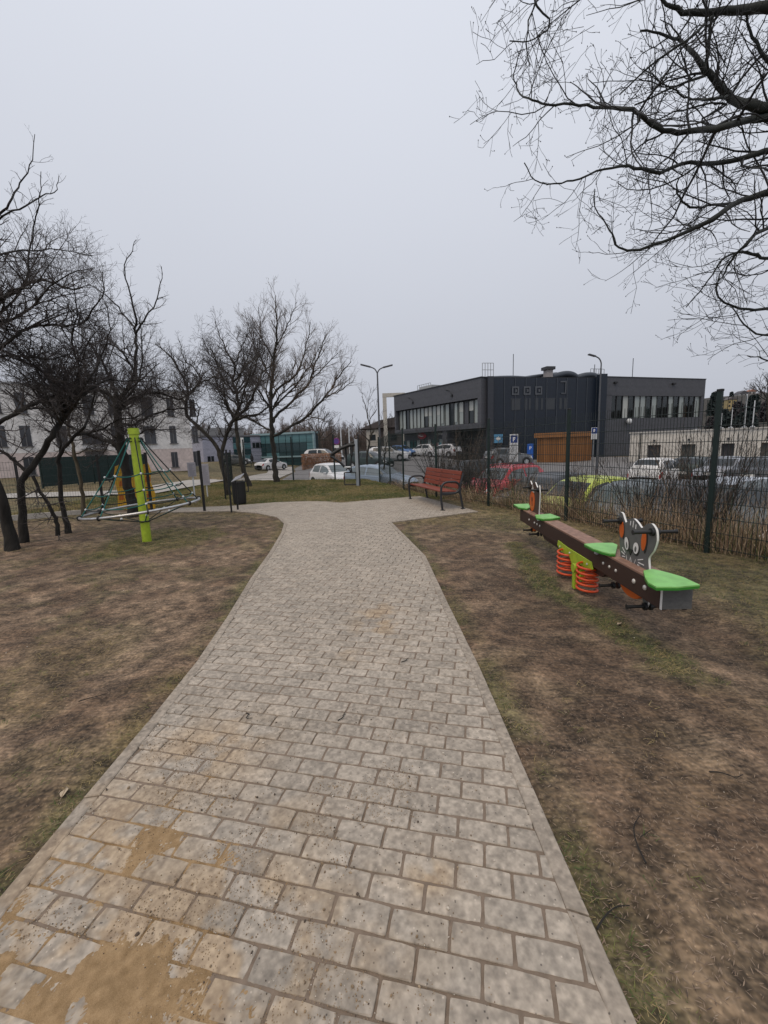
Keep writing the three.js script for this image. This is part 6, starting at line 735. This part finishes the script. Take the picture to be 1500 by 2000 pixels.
{
  seed(400); const reed = [], geo = clump(6, 0.0055, 0.14, 0.2);
  for (let k = 0; k < 4400; k++) { const t = Math.pow(rnd(), 1.35), [x, z] = alongFence(t * 0.98, rr(0.12, 1.7)), h = rr(0.2, 0.95) * (t > 0.5 ? 0.6 : 1), r = rnd(); reed.push({ m: new THREE.Matrix4().compose(V(x, land(x, z) - 0.05, z), E3(rr(-0.15, 0.15), rr(0, 6.28), rr(-0.15, 0.15)), V(1, h, 1)), c: r < 0.55 ? [0.42, 0.31, 0.20] : r < 0.72 ? [0.30, 0.19, 0.12] : r < 0.84 ? [0.2, 0.16, 0.11] : [0.12, 0.15, 0.05] }); }
  instanced('dry_stalks', 'tan and rusty dry stalks along the outside of the fence', 'dry grass', geo, blade, reed);
  // turf: short blades where the play area is grassy
  seed(401); const turf = [], tg = clump(7, 0.035, 0.5, 0.55); let tries = 0;
  while (turf.length < 62000 && tries++ < 900000) {
    const z = -0.8 - Math.pow(rnd(), 1.25) * 21, x = rr(-11, 6); if (!inView(x, z) || fenceOut(x, z) > 1.2) continue; const sd = pathDist(x, z); if (sd < 0.006) continue; const gr = grassy(x, z); if (rnd() > gr * gr * 1.1) continue;
    const n = fbm(x * 0.9 + 5, z * 0.9 + 5, BIG, 71, 3), h = rr(0.012, 0.032) * (z < -12 ? 1.5 : 1) * (sd < 0.2 ? 0.8 : 1), r = rnd() + (n - 0.5) * 1.4; turf.push({ m: new THREE.Matrix4().compose(V(x, groundY(x, z) - 0.004, z), E3(0, rr(0, 6.28), 0), V(0.06, h, 0.06).multiplyScalar(z < -12 ? 1.5 : 1)), c: r < 0.42 ? [0.30, 0.235, 0.11] : r < 0.75 ? [0.15, 0.155, 0.05] : [0.075, 0.105, 0.03] });
  }
  instanced('grass', 'short patchy winter grass on the play area', 'grass', tg, blade, turf);
  // straw, dead grass blades and crumbs lying on the soil
  seed(402); const straw = [], sg = new THREE.BufferGeometry(); sg.setAttribute('position', new THREE.Float32BufferAttribute([-0.5, 0, 0, -0.1, 0.05, 0.035, -0.1, 0.05, -0.035, 0.25, 0.03, 0.03, 0.25, 0.03, -0.03, 0.5, -0.02, 0.01], 3)); sg.setIndex([0, 1, 2, 1, 3, 2, 3, 4, 2, 3, 5, 4]); sg.computeVertexNormals(); tries = 0;
  while (straw.length < 130000 && tries++ < 1500000) {
    const z = -0.8 - Math.pow(rnd(), 1.7) * 12, x = rr(-9, 5.5); if (!inView(x, z)) continue; const sd = pathDist(x, z); if (sd < 0.0) continue; if (fbm(x * 2.2 + 3, z * 2.2 + 8, BIG, 73, 3) + 0.35 * rnd() < 0.5) continue;
    const l = rr(0.006, 0.026), r = rnd(); straw.push({ m: new THREE.Matrix4().compose(V(x, groundY(x, z) + 0.004 + 0.006 * rnd(), z), E3(rr(-0.3, 0.3), rr(0, 6.28), rr(-0.15, 0.15)), V(l, l * 0.5, l * rr(0.8, 2.2))), c: r < 0.5 ? [0.235, 0.172, 0.122] : r < 0.57 ? [0.29, 0.225, 0.165] : r < 0.9 ? [0.15, 0.105, 0.073] : [0.075, 0.052, 0.04] });
  }
  instanced('straw_litter', 'dead grass blades and straw trodden into the soil', 'litter', sg, blade, straw);
  seed(403); const peb = [], pg = new THREE.IcosahedronGeometry(1, 0);
  for (let k = 0; k < 3600; k++) { const near = k < 2200, z = near ? -0.85 - rnd() * 1.6 : -0.85 - Math.pow(rnd(), 1.6) * 8, x = near ? -1.4 + Math.pow(rnd(), 1.5) * 1.6 : rr(-5, 4), sd = pathDist(x, z); if (near && (sd > -0.05 || fbm(x * 3 + 20, z * 3 + 20, BIG, 75, 3) < 0.47)) continue; const s = rnd() < 0.06 ? rr(0.003, 0.0065) : rr(0.0008, 0.0028), on = sd < 0, r = rnd(); peb.push({ m: new THREE.Matrix4().compose(V(x, (on ? 0.002 : groundY(x, z)) + s * 0.4, z), E3(rr(0, 6), rr(0, 6), rr(0, 6)), V(s * rr(0.8, 1.5), s * 0.7, s)), c: r < 0.3 ? [0.55, 0.5, 0.42] : r < 0.7 ? [0.22, 0.16, 0.1] : [0.08, 0.06, 0.045] }); }
  instanced('grit', 'loose grit and small pebbles scattered over pavers and soil', 'grit', pg, std([1, 1, 1], 0.9), peb);
}
{ // drifts of sand lying over the stones at the lower left
  seed(410); const n = 300, x0 = -1.4, x1 = 0.25, z0 = -2.5, z1 = -0.6, p = [], c = [], ix = [], u = [];
  for (let j = 0; j <= n; j++) for (let i = 0; i <= n; i++) {
    const x = lerp(x0, x1, i / n), z = lerp(z0, z1, j / n), f = fbm(x * 3.1 + 11, z * 3.1 + 17, BIG, 501, 5), q = fbm(x * 24 + 3, z * 24 + 3, BIG, 503, 3);
    let m = 0; for (const [sx, sz, rx, rz, k] of [[-1.25, -1.2, 0.3, 0.35, 0.9], [-0.85, -1.05, 0.45, 0.25, 1], [-0.45, -0.98, 0.22, 0.2, 0.9], [-1.0, -1.5, 0.22, 0.25, 0.8], [-1.05, -1.9, 0.16, 0.2, 0.45], [-0.7, -1.4, 0.2, 0.16, 0.75]]) m = Math.max(m, k * Math.exp(-(((x - sx) / rx) ** 2) - ((z - sz) / rz) ** 2));
    const fine = fbm(x * 11 + 5, z * 11 + 8, BIG, 505, 4), h = -0.0095 + 0.0152 * m * ss(0.36, 0.62, f * 0.55 + fine * 0.45 + 0.06 * (m - 0.5)) + 0.004 * (q - 0.5) * m + 0.004 * (hash(i, j, 77) - 0.5) * m + 0.003 * (hash(i >> 2, j >> 2, 78) - 0.5) * m; p.push(x, Math.min(h, 0.0055), z); u.push(x, z);
  }
  for (let j = 0; j < n; j++) for (let i = 0; i < n; i++) { const a = j * (n + 1) + i, b = a + n + 1; ix.push(a, b, a + 1, a + 1, b, b + 1); }
  const g = new THREE.BufferGeometry(); g.setAttribute('position', new THREE.Float32BufferAttribute(p, 3)); g.setAttribute('uv', new THREE.Float32BufferAttribute(u, 2)); g.setIndex(ix); g.computeVertexNormals();
  const sandT = tex(512, (a, b, i, j) => { const f = fbm(a * 20, b * 20, 20, 511, 4), h = hash(i, j, 5); return [200 + 60 * (f - 0.5) + 40 * (h - 0.5), 168 + 56 * (f - 0.5) + 38 * (h - 0.5), 122 + 50 * (f - 0.5) + 34 * (h - 0.5)]; });
  single('sand_drift', g, std([0.45, 0.445, 0.46], 1, { map: rep(sandT, 2) }), 'ochre sand trodden over the pavers at the lower left', 'sand', null, 'stuff');
}
{ // crumbs on the sand and along the joints
  seed(415); const cr = [], pg = new THREE.IcosahedronGeometry(1, 0);
  for (let k = 0; k < 16000; k++) { const a = k < 12500, x = a ? -1.4 + rnd() * 1.5 : rr(-1.42, 0.6), z = a ? -0.8 - Math.pow(rnd(), 1.2) * 1.35 : -0.8 - rnd() * 3.6, f = fbm(x * 4 + 11, z * 4 + 17, BIG, 521, 4); if (pathDist(x, z) > -0.05 || (a ? f < 0.52 : f < 0.56)) continue; const s = rnd() < 0.1 ? rr(0.0022, 0.0042) : rr(0.0007, 0.0022), r = rnd(); cr.push({ m: new THREE.Matrix4().compose(V(x, 0.0015 + s * 0.3, z), E3(rr(0, 6), rr(0, 6), rr(0, 6)), V(s * rr(0.8, 1.4), s * 0.8, s)), c: r < 0.55 ? [0.27, 0.19, 0.115] : r < 0.75 ? [0.16, 0.115, 0.075] : r < 0.82 ? [0.5, 0.45, 0.38] : [0.35, 0.27, 0.18] }); }
  instanced('sand_crumbs', 'crumbs of sand and soil scattered on the near pavers', 'sand', pg, std([1, 1, 1], 1), cr);
}
{ // twigs and leaves lying about
  seed(420);
  const tw = [[668, 1400, 0.09, 1.1, 'thin dark twig lying across a paver left of the path middle'], [485, 1400, 0.07, -0.9, 'short curved twig on the pavers near the left kerb'], [1200, 1790, 0.16, 0.4, 'forked brown twig on the soil by the right kerb'], [1420, 1510, 0.14, -0.3, 'brown twig on the bare soil far right'], [790, 1290, 0.08, 0.9, 'small bent twig on the pavers in mid path'], [1040, 1240, 0.2, -0.5, 'long twig on the soil right of the path'], [1250, 1640, 0.22, 1.2, 'long thin root lying on the soil at the right'], [180, 1360, 0.15, 0.6, 'twig on the trodden soil left of the path']];
  for (const [px, py, l, a, lab] of tw) { const p = gp(px, py), on = pathDist(p.x, p.z) < 0, y = (on ? 0.006 : groundY(p.x, p.z) + 0.012), g = thing('fallen_twig', lab, 'twig', [p.x, y, p.z], a, 'fallen twigs'); new MB().tube(smooth([V(-l / 2, 0, 0), V(-l / 6, 0.004, rr(-0.02, 0.02)), V(l / 5, 0.002, rr(-0.02, 0.02)), V(l / 2, 0, rr(-0.02, 0.02))], 8), (t) => lerp(0.0035, 0.0015, t), 5).to('stem', M.barkDark, g); new MB().tube([V(0, 0.003, 0), V(l * 0.2, 0.006, l * 0.2)], 0.0016, 4).to('side_shoot', M.barkDark, g); }
  const lf = [[125, 1545, 'pale dead leaf on the grass by the left kerb'], [1210, 1215, 'pale dead leaf on the soil below the seesaw'], [150, 1010 + 70, 'pale scrap of leaf near the net post']];
  for (const [px, py, lab] of lf) { const p = gp(px, py), g = thing('dead_leaf', lab, 'leaf', [p.x, groundY(p.x, p.z) + 0.012, p.z], rr(0, 6), 'dead leaves'); const b = new THREE.BufferGeometry(), q = [], ix = []; for (let k = 0; k <= 8; k++) { const t = k / 8, w = 0.016 * Math.sin(t * 3.14) ** 0.8; q.push((t - 0.5) * 0.07, 0.006 * Math.sin(t * 5), -w, (t - 0.5) * 0.07, 0.002, 0, (t - 0.5) * 0.07, 0.009 * Math.sin(t * 4), w); if (k < 8) for (const o of [0, 1]) { const a = k * 3 + o; ix.push(a, a + 1, a + 3, a + 1, a + 4, a + 3); } } b.setAttribute('position', new THREE.Float32BufferAttribute(q, 3)); b.setIndex(ix); b.computeVertexNormals(); place('blade', b, std([0.42, 0.34, 0.24], 0.8, { side: THREE.DoubleSide }), g); new MB().tube([V(-0.06, 0.003, 0), V(0.034, 0.004, 0)], 0.0012, 4).to('midrib', std([0.3, 0.22, 0.14], 0.8), g); }
}

// @@END
renderer.render(scene, camera);
